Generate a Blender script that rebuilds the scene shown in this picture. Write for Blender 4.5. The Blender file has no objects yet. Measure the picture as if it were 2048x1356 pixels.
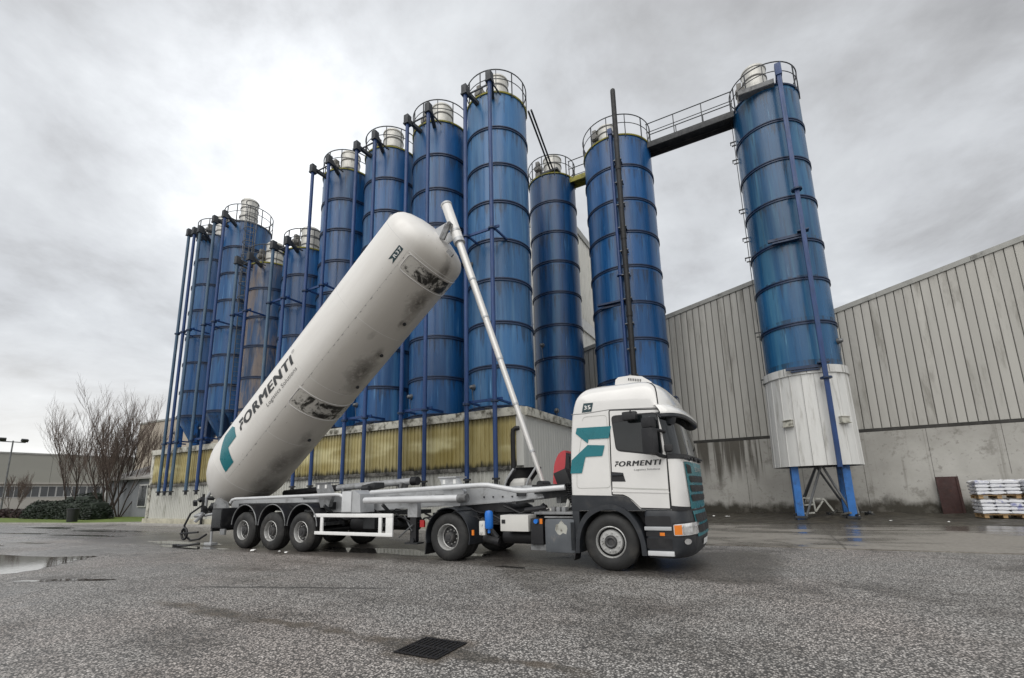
import bpy, bmesh, math, random
from math import sin, cos, pi, radians as R
from mathutils import Vector, Matrix, Euler
from mathutils.geometry import delaunay_2d_cdt
random.seed(7)
S = bpy.context.scene
COL = S.collection

# ------------------------------------------------------------------ camera
cam = bpy.data.objects.new('camera', bpy.data.cameras.new('camera'))
COL.objects.link(cam)
S.camera = cam
YAW, PITCH, ROLL, HC = -0.5008, 0.1925, -0.0239, 1.4644
fwd = Vector((sin(YAW)*cos(PITCH), cos(YAW)*cos(PITCH), sin(PITCH)))
rgt = Vector((cos(YAW), -sin(YAW), 0))
up_ = rgt.cross(fwd)
r2 = cos(ROLL)*rgt + sin(ROLL)*up_
u2 = -sin(ROLL)*rgt + cos(ROLL)*up_
M = Matrix((r2, u2, -fwd)).transposed().to_4x4()
M.translation = (0, 0, HC)
cam.matrix_world = M
cam.data.sensor_width = 36
cam.data.lens = 933.29/2048*36
cam.data.shift_y = (801.67-678)/2048
cam.data.shift_x = -(1024.6-1024)/2048
cam.data.clip_end = 4000
cam.data.clip_start = .05

# ------------------------------------------------------------------ world: overcast sky
SUN_AZ, SUN_EL = R(172), R(50)
sund = Vector((sin(SUN_AZ)*cos(SUN_EL), cos(SUN_AZ)*cos(SUN_EL), sin(SUN_EL)))
W = bpy.data.worlds.new('World')
S.world = W
W.use_nodes = True
nt = W.node_tree
nt.nodes.clear()

class NB:
    """tiny node builder"""
    def __init__(s, nt): s.nt = nt
    def n(s, t, **kw):
        x = s.nt.nodes.new(t)
        for k, v in kw.items(): setattr(x, k, v)
        return x
    def put(s, sock, v):
        if v is None: return
        if hasattr(v, 'is_output'): s.nt.links.new(v, sock)
        elif hasattr(sock.default_value, '__len__'):
            if not hasattr(v, '__len__'): v = (v,)*len(sock.default_value)
            if len(sock.default_value) == 4 and len(v) == 3: v = (*v, 1)
            sock.default_value = v
        else: sock.default_value = v
    def math(s, op, a, b=None, c=None, clamp=False):
        x = s.n('ShaderNodeMath', operation=op, use_clamp=clamp)
        s.put(x.inputs[0], a); s.put(x.inputs[1], b)
        if c is not None: s.put(x.inputs[2], c)
        return x.outputs[0]
    def vmath(s, op, a, b=None, out=0):
        x = s.n('ShaderNodeVectorMath', operation=op)
        s.put(x.inputs[0], a)
        if b is not None: s.put(x.inputs[1], b)
        return x.outputs[out]
    def mix(s, f, a, b, blend='MIX'):
        x = s.n('ShaderNodeMix', data_type='RGBA', blend_type=blend)
        s.put(x.inputs[0], f); s.put(x.inputs[6], a); s.put(x.inputs[7], b)
        return x.outputs[2]
    def rng(s, v, a, b, c=0., d=1., smooth=False):
        x = s.n('ShaderNodeMapRange', interpolation_type='SMOOTHSTEP' if smooth else 'LINEAR')
        for i, q in enumerate((v, a, b, c, d)): s.put(x.inputs[i], q)
        return x.outputs[0]
    def noise(s, vec, scale=5., detail=4., rough=.55, dist=0., out=0):
        x = s.n('ShaderNodeTexNoise')
        s.put(x.inputs['Vector'], vec); s.put(x.inputs['Scale'], scale); s.put(x.inputs['Detail'], detail)
        s.put(x.inputs['Roughness'], rough); s.put(x.inputs['Distortion'], dist)
        return x.outputs[out]
    def vor(s, vec, scale, feature='F1', out=0, rand=1.):
        x = s.n('ShaderNodeTexVoronoi', feature=feature)
        s.put(x.inputs['Vector'], vec); s.put(x.inputs['Scale'], scale); s.put(x.inputs['Randomness'], rand)
        return x.outputs[out]
    def scale(s, vec, k):
        x = s.n('ShaderNodeMapping')
        s.put(x.inputs['Vector'], vec); s.put(x.inputs['Scale'], k)
        return x.outputs[0]
    def sep(s, v):
        x = s.n('ShaderNodeSeparateXYZ'); s.put(x.inputs[0], v); return x.outputs
    def comb(s, a, b, c):
        x = s.n('ShaderNodeCombineXYZ')
        for i, q in enumerate((a, b, c)): s.put(x.inputs[i], q)
        return x.outputs[0]
    def ramp(s, f, stops):
        x = s.n('ShaderNodeValToRGB'); cr = x.color_ramp
        while len(cr.elements) > 1: cr.elements.remove(cr.elements[-1])
        for i, (p, c) in enumerate(stops):
            e = cr.elements[0] if i == 0 else cr.elements.new(p)
            e.position = p; e.color = (*c, 1) if hasattr(c, '__len__') else (c, c, c, 1)
        s.put(x.inputs[0], f)
        return x.outputs[0]
    def bump(s, h, strength=.3, dist=.02, normal=None):
        x = s.n('ShaderNodeBump')
        s.put(x.inputs['Strength'], strength); s.put(x.inputs['Distance'], dist); s.put(x.inputs['Height'], h)
        if normal is not None: s.put(x.inputs['Normal'], normal)
        return x.outputs[0]

w = NB(nt)
tc = w.n('ShaderNodeTexCoord').outputs['Generated']
x, y, z = w.sep(tc)
zc = w.math('MAXIMUM', z, 0.0)
den = w.math('ADD', zc, .16)
pv = w.comb(w.math('DIVIDE', x, den), w.math('DIVIDE', y, den), 0.)
warp = w.noise(pv, .9, 5, .5)
big = w.noise(w.vmath('ADD', pv, (3.1, 7.7, 0.)), .85, 7, .58, .25)
sml = w.noise(w.vmath('ADD', pv, (11.3, 2.2, 0.)), 2.3, 7, .62, .3)
dens = w.math('ADD', w.math('MULTIPLY', big, .72), w.math('MULTIPLY', sml, .28))
cl = w.ramp(w.rng(dens, .36, .66), [(0, (.86, .87, .88)), (.28, (.66, .68, .70)), (.5, (.585, .60, .62)), (.75, (.46, .465, .475)), (1, (.34, .342, .348))])
thin = Vector((-.66, .45, .61)).normalized()      # where the cloud is thinnest and glows
glow = w.math('MAXIMUM', w.vmath('DOT_PRODUCT', tc, tuple(thin), out=1), 0.)
g1 = w.math('POWER', glow, 5.)
g2 = w.math('MULTIPLY', w.math('POWER', glow, 42.), w.rng(dens, .60, .44, .15, 1.2))
bright = w.math('ADD', w.math('ADD', .78, w.math('MULTIPLY', g1, .08)), w.math('MULTIPLY', g2, .42))
hor = w.rng(z, 0.02, .30, 1., 0., True)
cl2 = w.mix(w.math('MULTIPLY', hor, .72), cl, (1.0, .985, .95))
cl3 = w.vmath('SCALE', cl2); 
nt.nodes[-1].inputs['Scale'].default_value = 1.0
sc_node = nt.nodes[-1]
nt.links.new(bright, sc_node.inputs['Scale'])
ten = w.vmath('MULTIPLY', cl3, (10., 10., 10.))
sky = w.n('ShaderNodeTexSky', sky_type='NISHITA')
sky.sun_disc = False
sky.sun_elevation = SUN_EL
sky.sun_rotation = SUN_AZ
allc = w.mix(.94, sky.outputs[0], ten)
bg = w.n('ShaderNodeBackground')
w.put(bg.inputs[0], allc)
bg.inputs[1].default_value = .066
wo = w.n('ShaderNodeOutputWorld')
nt.links.new(bg.outputs[0], wo.inputs[0])

# ------------------------------------------------------------------ sun behind cloud
sun = bpy.data.objects.new('sun', bpy.data.lights.new('sun', 'SUN'))
COL.objects.link(sun)
sun.data.energy = 1.0
sun.data.angle = R(65)
sun.data.color = (1, .97, .92)
sun.rotation_euler = sund.to_track_quat('Z', 'Y').to_euler()

S.view_settings.view_transform = 'Standard'
S.view_settings.look = 'None'
S.view_settings.exposure = 1.12
S.view_settings.gamma = 1
S.view_settings.use_curve_mapping = False
S.render.engine = 'CYCLES'
S.cycles.use_denoising = True
S.cycles.max_bounces = 6
S.cycles.diffuse_bounces = 3
S.cycles.glossy_bounces = 3
S.cycles.sample_clamp_indirect = 6

# ------------------------------------------------------------------ mesh helpers
class MB:
    def __init__(s): s.v = []; s.f = []
    def add(s, vs, fs):
        o = len(s.v); s.v += [tuple(v) for v in vs]; s.f += [[i+o for i in f] for f in fs]; return s
    def box(s, c, d, rz=0, rot=None, bev=0.):
        bm = bmesh.new(); bmesh.ops.create_cube(bm, size=1)
        for v in bm.verts: v.co = Vector((v.co.x*d[0], v.co.y*d[1], v.co.z*d[2]))
        if bev: bmesh.ops.bevel(bm, geom=bm.edges[:], offset=min(bev, min(d)*.49), segments=2, affect='EDGES', profile=.7)
        m = (Euler(rot).to_matrix() if rot else Matrix.Rotation(rz, 3, 'Z'))
        s._bm(bm, m, c); return s
    def _bm(s, bm, m, c):
        bm.verts.index_update(); c = Vector(c)
        s.add([m @ v.co + c for v in bm.verts], [[v.index for v in f.verts] for f in bm.faces]); bm.free()
    def cbox(s, x0, x1, y0, y1, z0, z1, bev=0.):
        return s.box(((x0+x1)/2, (y0+y1)/2, (z0+z1)/2), (abs(x1-x0), abs(y1-y0), abs(z1-z0)), bev=bev)
    def cyl(s, a, b, r, r1=None, n=12, caps=True):
        a = Vector(a); b = Vector(b); r1 = r if r1 is None else r1
        d = (b-a).normalized(); q = d.to_track_quat('Z', 'Y')
        vs = [a + q @ Vector((cos(2*pi*i/n)*r, sin(2*pi*i/n)*r, 0)) for i in range(n)] + \
             [b + q @ Vector((cos(2*pi*i/n)*r1, sin(2*pi*i/n)*r1, 0)) for i in range(n)]
        fs = [[i, (i+1) % n, n+(i+1) % n, n+i] for i in range(n)]
        if caps: fs += [list(range(n))[::-1], list(range(n, 2*n))]
        return s.add(vs, fs)
    def tube(s, pts, r, n=8, closed=False):
        pts = [Vector(p) for p in pts]; N = len(pts); rings = []; prev = None
        for i, p in enumerate(pts):
            a = pts[(i-1) % N] if closed or i > 0 else p
            b = pts[(i+1) % N] if closed or i < N-1 else p
            d = (b-a).normalized()
            q = d.to_track_quat('Z', 'Y')
            ux = q @ Vector((1, 0, 0))
            if prev is not None:
                ux = (prev - d*prev.dot(d)).normalized()
            prev = ux; uy = d.cross(ux)
            rr = r[i] if hasattr(r, '__len__') else r
            rings.append([p + ux*cos(2*pi*k/n)*rr + uy*sin(2*pi*k/n)*rr for k in range(n)])
        vs = [v for g in rings for v in g]; fs = []
        for i in range(N if closed else N-1):
            j = (i+1) % N
            # align ring j for closed loops is fine for planar loops
            fs += [[i*n+k, i*n+(k+1) % n, j*n+(k+1) % n, j*n+k] for k in range(n)]
        if not closed: fs += [list(range(n))[::-1], [(N-1)*n+k for k in range(n)]]
        return s.add(vs, fs)
    def lathe(s, prof, n=32, axis='Z', c=(0, 0, 0), a0=0., a1=2*pi):
        full = abs(a1-a0-2*pi) < 1e-6; m = n if full else n+1; vs = []; c = Vector(c)
        for i in range(m):
            t = a0+(a1-a0)*i/n
            for r, h in prof:
                if axis == 'Z': p = (r*cos(t), r*sin(t), h)
                elif axis == 'Y': p = (r*cos(t), h, r*sin(t))
                else: p = (h, r*cos(t), r*sin(t))
                vs.append(Vector(p)+c)
        k = len(prof); fs = []
        for i in range(n):
            j = (i+1) % m
            for q in range(k-1):
                fs.append([i*k+q, j*k+q, j*k+q+1, i*k+q+1])
        return s.add(vs, fs)
    def prism(s, poly, d0, d1, plane='XZ'):
        """extrude a 2D polygon; plane XZ -> depth along Y, XY -> Z, YZ -> X"""
        def P(a, b, d): return {'XZ': (a, d, b), 'XY': (a, b, d), 'YZ': (d, a, b)}[plane]
        n = len(poly)
        vs = [P(a, b, d0) for a, b in poly]+[P(a, b, d1) for a, b in poly]
        fs = [list(range(n)), list(range(n, 2*n))[::-1]]+[[i, n+i, n+(i+1) % n, (i+1) % n] for i in range(n)]
        return s.add(vs, fs)
    def decal(s, poly, fn, step=.08):
        """fill a 2D polygon finely and map every vertex with fn(a,b)"""
        pts = []
        n = len(poly)
        for i in range(n):
            a = Vector(poly[i]).to_2d(); b = Vector(poly[(i+1) % n]).to_2d()
            k = max(1, int((b-a).length/step))
            pts += [a.lerp(b, j/k) for j in range(k)]
        m = len(pts); xs = [p.x for p in pts]; ys = [p.y for p in pts]
        def inside(x, y):
            c = False
            for i in range(n):
                x1, y1 = poly[i][:2]; x2, y2 = poly[(i+1) % n][:2]
                if (y1 > y) != (y2 > y) and x < (x2-x1)*(y-y1)/(y2-y1)+x1: c = not c
            return c
        x = min(xs)+step*.53
        allp = list(pts)
        while x < max(xs):
            y = min(ys)+step*.47
            while y < max(ys):
                if inside(x, y) and min((Vector((x, y))-p).length_squared for p in pts) > (step*.4)**2: allp.append(Vector((x, y)))
                y += step
            x += step
        r = delaunay_2d_cdt(allp, [], [list(range(m))], 1, 1e-5)
        return s.add([fn(v.x, v.y) for v in r[0]], [list(f) for f in r[2]])
    def mesh(s, name, mat, smooth=35):
        me = bpy.data.meshes.new(name)
        me.from_pydata([tuple(v) for v in s.v], [], s.f)
        bm = bmesh.new(); bm.from_mesh(me)
        bmesh.ops.recalc_face_normals(bm, faces=bm.faces[:]); bm.to_mesh(me); bm.free()
        if mat: me.materials.append(mat)
        if smooth:
            me.shade_smooth(); me.set_sharp_from_angle(angle=R(smooth))
        return me
    def build(s, name, mat, parent=None, loc=None, smooth=35, world=True):
        """world=True: vertices are world coordinates even when parented to an unrotated empty"""
        o = bpy.data.objects.new(name, s.mesh(name, mat, smooth)); COL.objects.link(o)
        if parent is not None:
            o.parent = parent
            if world: o.location = -abs_loc(parent)
        if loc is not None: o.location = loc
        return o

def abs_loc(o):
    v = Vector((0, 0, 0))
    while o is not None:
        v += o.location; o = o.parent
    return v
def tag(o, label=None, cat=None, group=None, kind=None):
    if label: o['label'] = label
    if cat: o['category'] = cat
    if group: o['group'] = group
    if kind: o['kind'] = kind
    return o
def thing(name, loc, label, cat, group=None, rz=0):
    o = bpy.data.objects.new(name, None); COL.objects.link(o); o.location = loc; o.rotation_euler = (0, 0, rz)
    o.empty_display_size = .3
    return tag(o, label, cat, group)
def inst(name, me, parent=None, loc=(0, 0, 0), rot=None, mat=None):
    o = bpy.data.objects.new(name, me); COL.objects.link(o); o.parent = parent; o.location = loc
    if rot: o.rotation_euler = rot
    if mat:
        o.material_slots[0].link = 'OBJECT'; o.material_slots[0].material = mat
    return o

# ------------------------------------------------------------------ materials
def mat(name, base=(.5, .5, .5), rough=.5, metal=0., var=.12, vscale=3., dirt=None, dscale=1.5, dlo=.5, dhi=.75, stretch=(1, 1, 1),
        bump=0., bscale=40., spec=.5, coat=0., rvar=.1, rand=True, pvar=0.):
    m = bpy.data.materials.new(name); m.use_nodes = True
    b = NB(m.node_tree); bs = m.node_tree.nodes['Principled BSDF']
    tc = b.n('ShaderNodeTexCoord').outputs['Object']
    if rand:
        oi = b.n('ShaderNodeObjectInfo').outputs['Random']
        tc = b.vmath('ADD', tc, b.comb(b.math('MULTIPLY', oi, 37.), b.math('MULTIPLY', oi, 91.), b.math('MULTIPLY', oi, 17.)))
    v = b.scale(tc, stretch)
    n1 = b.noise(v, vscale, 5, .6)
    lo = tuple(c*(1-var) for c in base); hi = tuple(min(1, c*(1+var)) for c in base)
    col = b.mix(b.rng(n1, .3, .7), lo, hi)
    if pvar: col = b.vmath('MULTIPLY', col, b.comb(*[b.rng(oi, 0, 1, 1-pvar, 1+pvar)]*3))
    rg = b.rng(b.noise(v, vscale*2.3, 4, .6), .3, .7, max(.02, rough-rvar), min(1, rough+rvar))
    if dirt:
        d = b.rng(b.noise(v, dscale, 7, .68, .2), dlo, dhi, 0, 1, True)
        col = b.mix(d, col, dirt)
        rg = b.math('ADD', rg, b.math('MULTIPLY', d, .2), clamp=True)
    b.put(bs.inputs['Base Color'], col); b.put(bs.inputs['Roughness'], rg)
    bs.inputs['Metallic'].default_value = metal
    bs.inputs['Specular IOR Level'].default_value = spec
    bs.inputs['Coat Weight'].default_value = coat
    if bump: b.put(bs.inputs['Normal'], b.bump(b.noise(v, bscale, 5, .6), bump, .01))
    m['nb'] = 1
    return m

def silo_mat(name, base, light, rust=None, ramt=0.):
    m = bpy.data.materials.new(name); m.use_nodes = True
    b = NB(m.node_tree); bs = m.node_tree.nodes['Principled BSDF']
    tc0 = b.n('ShaderNodeTexCoord').outputs['Object']
    oi = b.n('ShaderNodeObjectInfo').outputs['Random']
    off = b.comb(b.math('MULTIPLY', oi, 57.), b.math('MULTIPLY', oi, 31.), b.math('MULTIPLY', oi, 13.))
    tc = b.vmath('ADD', tc0, off)
    big = b.noise(b.scale(tc, (.6, .6, .12)), 1., 4, .55)
    col = b.mix(b.rng(big, .32, .68), tuple(c*.72 for c in base), tuple(c*1.25 for c in base))
    # broad chalky fading, stronger in vertical bands
    st = b.noise(b.scale(tc, (2.2, 2.2, .10)), 1., 5, .62)
    col = b.mix(b.math('MULTIPLY', b.rng(st, .47, .72, 0, 1, True), .55), col, light)
    # fine rain streaks broken per course of plate (1.85 m)
    fs = b.noise(b.scale(tc, (11, 11, .28)), 1., 3, .7)
    gate = b.noise(b.scale(tc, (.8, .8, .55)), 1., 3, .5)
    k = b.math('MULTIPLY', b.rng(fs, .60, .70, 0, 1, True), b.rng(gate, .5, .64, 0, 1, True))
    col = b.mix(b.math('MULTIPLY', k, .5), col, tuple(min(1, c*1.9+.06) for c in light))
    dk = b.noise(b.scale(tc, (7, 7, .2)), 1.3, 4, .7)
    col = b.mix(b.math('MULTIPLY', b.rng(dk, .56, .7, 0, 1, True), .5), col, (.012, .02, .045))
    cz = b.math('DIVIDE', b.math('SUBTRACT', b.sep(tc0)[2], 6.5), 1.85)
    wn = b.n('ShaderNodeTexWhiteNoise', noise_dimensions='2D'); b.put(wn.inputs[0], b.comb(b.math('FLOOR', cz), b.math('MULTIPLY', oi, 50.), 0.))
    col = b.vmath('MULTIPLY', col, b.comb(*[b.rng(wn.outputs[0], 0, 1, .84, 1.16)]*3))
    fz_ = b.math('FRACT', cz)
    dr_n = b.noise(b.scale(tc, (5, 5, .35)), 1.2, 5, .72)
    drip = b.rng(b.math('ADD', dr_n, b.rng(fz_, .35, 1., -.16, .06)), .50, .60, 0, .6, True)
    col = b.mix(drip, col, (.016, .022, .036))
    if rust:
        rn = b.noise(b.scale(tc, (1.6, 1.6, .22)), 1., 6, .7, .3)
        lx = b.sep(tc0)[0]
        side = b.rng(lx, .5, -1.2, -.08, .2)
        rk = b.rng(b.math('ADD', rn, side), .40, .56, 0, 1, True)
        col = b.mix(b.math('MULTIPLY', rk, ramt), col, rust)
    b.put(bs.inputs['Base Color'], col)
    rg = b.rng(st, .3, .75, .2, .48)
    b.put(bs.inputs['Roughness'], rg)
    bs.inputs['Specular IOR Level'].default_value = .5
    # slightly oil-canned plate
    b.put(bs.inputs['Normal'], b.bump(b.noise(b.scale(tc, (1.5, 1.5, .8)), 1., 2, .5), .12, .08))
    return m

MT = {}
MT['blue'] = silo_mat('silo_blue_paint', (.010, .075, .215), (.07, .205, .37))
MT['bluefade'] = silo_mat('silo_blue_faded', (.026, .118, .275), (.13, .27, .43))
MT['bluedark'] = silo_mat('silo_blue_dark', (.008, .058, .17), (.055, .17, .30))
MT['blueteal'] = silo_mat('silo_blue_teal', (.010, .078, .185), (.085, .22, .31))
MT['bluerust'] = silo_mat('silo_blue_rusted', (.02, .06, .14), (.17, .20, .24), (.20, .155, .125), .85)
MT['bluering'] = mat('silo_ring_paint', (.008, .028, .08), .45, var=.3, dirt=(.02, .022, .03), dscale=3)
MT['pipe'] = mat('pipe_blue_paint', (.012, .045, .155), .45, var=.25, dirt=(.03, .065, .14), dscale=2, stretch=(3, 3, .5))
MT['pipepale'] = mat('pipe_weathered_blue', (.05, .10, .165), .5, var=.25, dirt=(.13, .17, .18), dscale=2, stretch=(3, 3, .4))
MT['legblue'] = mat('leg_blue_paint', (.035, .16, .46), .45, var=.2, dirt=(.03, .035, .045), dscale=1.6, dlo=.5, dhi=.7)
MT['yellow'] = mat('rim_yellow_paint', (.33, .30, .045), .6, var=.2, dirt=(.10, .11, .05), dscale=3, dlo=.45, dhi=.65)
MT['rimgrey'] = mat('rim_grey', (.17, .175, .18), .6, var=.2, dirt=(.06, .06, .06))
MT['galv'] = mat('galvanised_rail', (.16, .165, .17), .5, .6, var=.25)
MT['raildark'] = mat('rail_dark_steel', (.05, .054, .06), .6, .2, var=.25)
MT['filter'] = mat('filter_pale_steel', (.58, .57, .53), .42, .2, var=.1, dirt=(.25, .23, .2), dscale=3, dlo=.55, dhi=.75, stretch=(4, 4, .5))
MT['motor'] = mat('motor_grey', (.17, .165, .155), .6, var=.3, dirt=(.05, .05, .05))
MT['darksteel'] = mat('dark_steel', (.035, .037, .04), .55, .3, var=.3, dirt=(.09, .085, .08), dscale=3)
MT['blackpipe'] = mat('black_pipe', (.008, .008, .009), .6, var=.3)
MT['white'] = mat('truck_white_paint', (.70, .69, .67), .16, var=.03, coat=.6, dirt=(.55, .52, .48), dscale=2.2, dlo=.62, dhi=.85, rvar=.05)
MT['whitebar'] = mat('white_guard_paint', (.80, .80, .79), .3, var=.04, dirt=(.5, .48, .45), dscale=5, dlo=.62, dhi=.8)
MT['teal'] = mat('teal_vinyl', (.010, .155, .185), .3, var=.08, rand=False)
MT['decalblack'] = mat('black_vinyl', (.022, .024, .026), .35, var=.1)
MT['decalgrey'] = mat('grey_vinyl', (.16, .16, .16), .4, var=.1)
MT['tagdark'] = mat('dark_green_vinyl', (.012, .04, .05), .35, var=.1)
MT['decalwhite'] = mat('white_vinyl', (.8, .8, .78), .4, var=.03)
MT['plastic'] = mat('dark_grey_plastic', (.018, .021, .026), .45, var=.25, dirt=(.06, .058, .055), dscale=3, dlo=.5, dhi=.8)
MT['black'] = mat('black_rubber_plastic', (.010, .010, .012), .5, var=.2, dirt=(.03, .03, .03), dscale=4)
MT['seam'] = mat('seam_black', (.012, .012, .013), .7, var=.1)
MT['glass'] = mat('dark_cab_glass', (.008, .010, .011), .03, var=.4, vscale=1.5, rvar=.02, spec=.7)
MT['tyre'] = mat('tyre_rubber', (.017, .017, .017), .7, var=.25, dirt=(.062, .058, .052), dscale=3, dlo=.48, dhi=.8, bump=.15, bscale=60)
MT['rim'] = mat('wheel_rim_steel', (.46, .46, .45), .42, .4, var=.15, dirt=(.10, .095, .085), dscale=6, dlo=.5, dhi=.75)
MT['rimdark'] = mat('wheel_disc_dark', (.06, .06, .062), .55, .4, var=.25, dirt=(.12, .11, .1), dscale=6)
MT['chrome'] = mat('bright_metal', (.75, .75, .74), .22, 1., var=.08)
MT['rampaint'] = mat('hydraulic_chrome', (.60, .59, .57), .3, .25, var=.03, rvar=.03)
MT['silver'] = mat('trailer_silver_paint', (.44, .45, .46), .38, .25, var=.1, dirt=(.19, .185, .18), dscale=2, dlo=.5, dhi=.78)
MT['silverdark'] = mat('trailer_grey_frame', (.24, .245, .25), .5, .2, var=.15, dirt=(.08, .08, .08), dscale=2, dlo=.45, dhi=.7)
MT['tube'] = mat('aluminium_tube', (.60, .61, .62), .4, .15, var=.08, dirt=(.3, .3, .3), dscale=4, dlo=.6, dhi=.8)
MT['fueltank'] = mat('fuel_tank_grey', (.115, .125, .137), .45, .4, var=.15, dirt=(.22, .21, .2), dscale=3.5, dlo=.58, dhi=.72)
MT['toolbox'] = mat('toolbox_grey_white', (.60, .59, .56), .4, var=.05, dirt=(.35, .33, .3), dscale=3, dlo=.6, dhi=.8)
MT['bluecan'] = mat('blue_canister', (.012, .15, .55), .3, var=.1)
MT['red'] = mat('red_cowl', (.46, .05, .06), .4, var=.1)
MT['orange'] = mat('orange_lens', (.72, .20, .02), .2, var=.08)
MT['lens'] = mat('clear_lamp_lens', (.70, .70, .70), .08, .6, var=.2, vscale=12)
MT['redlens'] = mat('red_lens', (.4, .02, .02), .25)
MT['iron'] = mat('cast_iron', (.018, .016, .016), .5, .5, var=.4, vscale=20, bump=.3)
MT['pit'] = mat('drain_pit', (.006, .006, .006), .9)
MT['plinth'] = mat('plinth_concrete', (.40, .38, .30), .85, var=.2, dirt=(.14, .13, .10), dscale=2.5, bump=.3)
MT['fascia'] = mat('fascia_cream', (.50, .49, .43), .5, var=.08, dirt=(.08, .075, .055), dscale=2.2, dlo=.44, dhi=.66, stretch=(1.2, 1.2, 1.2))
MT['sheet'] = mat('wall_sheet_cream', (.50, .50, .46), .45, .0, var=.06, dirt=(.26, .26, .22), dscale=1.6, dlo=.5, dhi=.75, stretch=(1.5, 1.5, .5), pvar=.05)
MT['endsheet'] = mat('end_wall_sheet', (.46, .46, .43), .45, var=.04, dirt=(.3, .3, .27), dscale=1.3, dlo=.6, dhi=.8, stretch=(1.5, 1.5, .4))
MT['trimdirty'] = mat('trim_mouldy', (.16, .155, .14), .7, var=.35, vscale=4, dirt=(.03, .03, .027), dscale=2.4, dlo=.4, dhi=.6)
MT['hall'] = mat('hall_cladding', (.385, .375, .345), .5, .1, var=.07, vscale=.6, dirt=(.22, .21, .185), dscale=.8, dlo=.5, dhi=.72, stretch=(1.6, 1.6, .3), rvar=.08, pvar=.06)
MT['hallseam'] = mat('hall_seam', (.10, .098, .09), .7)
MT['verge'] = mat('hall_verge_trim', (.30, .30, .28), .5, var=.1, dirt=(.14, .14, .13), dscale=2)
MT['gutter'] = mat('hall_gutter_dark', (.035, .033, .03), .8, var=.4, vscale=3)
MT['tallwall'] = mat('tall_wall_sheet', (.62, .61, .56), .5, var=.06, dirt=(.4, .38, .33), dscale=1, stretch=(1, 1, .3))
MT['bark'] = mat('winter_bark', (.050, .037, .030), .9, var=.3, vscale=6)
MT['twig'] = mat('winter_twigs', (.12, .090, .075), .9, var=.3, vscale=3)
MT['hedge'] = mat('hedge_leaf', (.016, .026, .015), .65, var=.6, vscale=1.2)
MT['redhedge'] = mat('dark_red_hedge_leaf', (.030, .015, .014), .7, var=.5, vscale=1.5)
MT['grass'] = mat('lawn_grass', (.105, .150, .022), .9, var=.35, vscale=.9, dirt=(.12, .11, .05), dscale=.4, bump=.6, bscale=30)
MT['kerb'] = mat('kerb_concrete', (.30, .29, .27), .85, var=.2, bump=.2)
MT['farwall'] = mat('far_hall_wall', (.30, .295, .26), .7, var=.04, vscale=.3, stretch=(.3, .3, 2))
MT['farlow'] = mat('far_hall_plinth', (.42, .40, .36), .8, var=.05)
MT['farglass'] = mat('far_window_glass', (.06, .065, .07), .15, var=.4, vscale=.5)
MT['farframe'] = mat('far_window_frame', (.55, .55, .53), .5)
MT['housewall'] = mat('house_grey_render', (.24, .25, .265), .85, var=.06, bump=.1)
MT['houseroof'] = mat('house_roof_sheet', (.26, .25, .235), .6, var=.15)
MT['bigwall'] = mat('brown_block_wall', (.40, .35, .295), .8, var=.06, vscale=.6)
MT['bin'] = mat('dark_bin', (.014, .016, .015), .5)
MT['bag'] = mat('white_plastic_sack', (.74, .75, .78), .22, var=.06, vscale=6, dirt=(.20, .22, .45), dscale=2.2, dlo=.55, dhi=.68, bump=.5, bscale=9)
MT['wood'] = mat('pallet_wood', (.36, .24, .12), .8, var=.25, vscale=8)
MT['rustplate'] = mat('rusty_plate', (.040, .016, .014), .75, var=.3, dirt=(.09, .045, .03), dscale=4, dlo=.55, dhi=.8)
MT['whiteold'] = mat('old_white_paint', (.42, .42, .38), .7, var=.15, dirt=(.12, .11, .09), dscale=8, dlo=.5, dhi=.7)
MT['litter'] = mat('white_litter', (.7, .7, .68), .6)
MT['skirt'] = mat('skirt_white_sheet', (.62, .62, .60), .4, var=.05, dirt=(.33, .32, .29), dscale=1.5, dlo=.5, dhi=.75, stretch=(3, 3, .35), pvar=.05)

def fibre_mat():
    """yellowed translucent sheet, algae growing up from the bottom edge"""
    m = bpy.data.materials.new('yellowed_fibreglass'); m.use_nodes = True
    b = NB(m.node_tree); bs = m.node_tree.nodes['Principled BSDF']
    geo = b.n('ShaderNodeNewGeometry').outputs['Position']
    z = b.sep(geo)[2]
    n = b.noise(b.scale(geo, (1.1, 1.1, .35)), 1.1, 5, .6)
    col = b.mix(b.rng(n, .35, .65), (.27, .215, .07), (.42, .365, .175))
    lit_patch = b.noise(b.scale(geo, (.35, .35, .9)), 1., 3, .5)
    col = b.mix(b.math('MULTIPLY', b.rng(lit_patch, .48, .62, 0, .8, True), b.rng(b.math('ABSOLUTE', b.math('SUBTRACT', z, 3.35)), .12, .5, 1, 0, True)), col, (.62, .58, .34))  # pale band: light coming through the sheet, painted into its colour
    sx = b.noise(b.scale(geo, (4, 4, .4)), 1., 5, .7)
    edge = b.math('SUBTRACT', z, b.math('MULTIPLY', sx, .75))
    mould = b.rng(edge, 2.28, 2.02, 0, 1, True)
    patch = b.rng(b.noise(b.scale(geo, (1.6, 1.6, 1.)), 1., 6, .7), .60, .72, 0, 1, True)
    top = b.math('MULTIPLY', b.rng(b.math('ADD', z, b.math('MULTIPLY', sx, .3)), 4.1, 4.38, 0, 1, True), .55)
    col = b.mix(b.math('MAXIMUM', b.math('MAXIMUM', mould, b.math('MULTIPLY', patch, .45)), top), col, (.035, .032, .020))
    b.put(bs.inputs['Base Color'], col); bs.inputs['Roughness'].default_value = .38
    return m
MT['fibre'] = fibre_mat()

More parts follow.
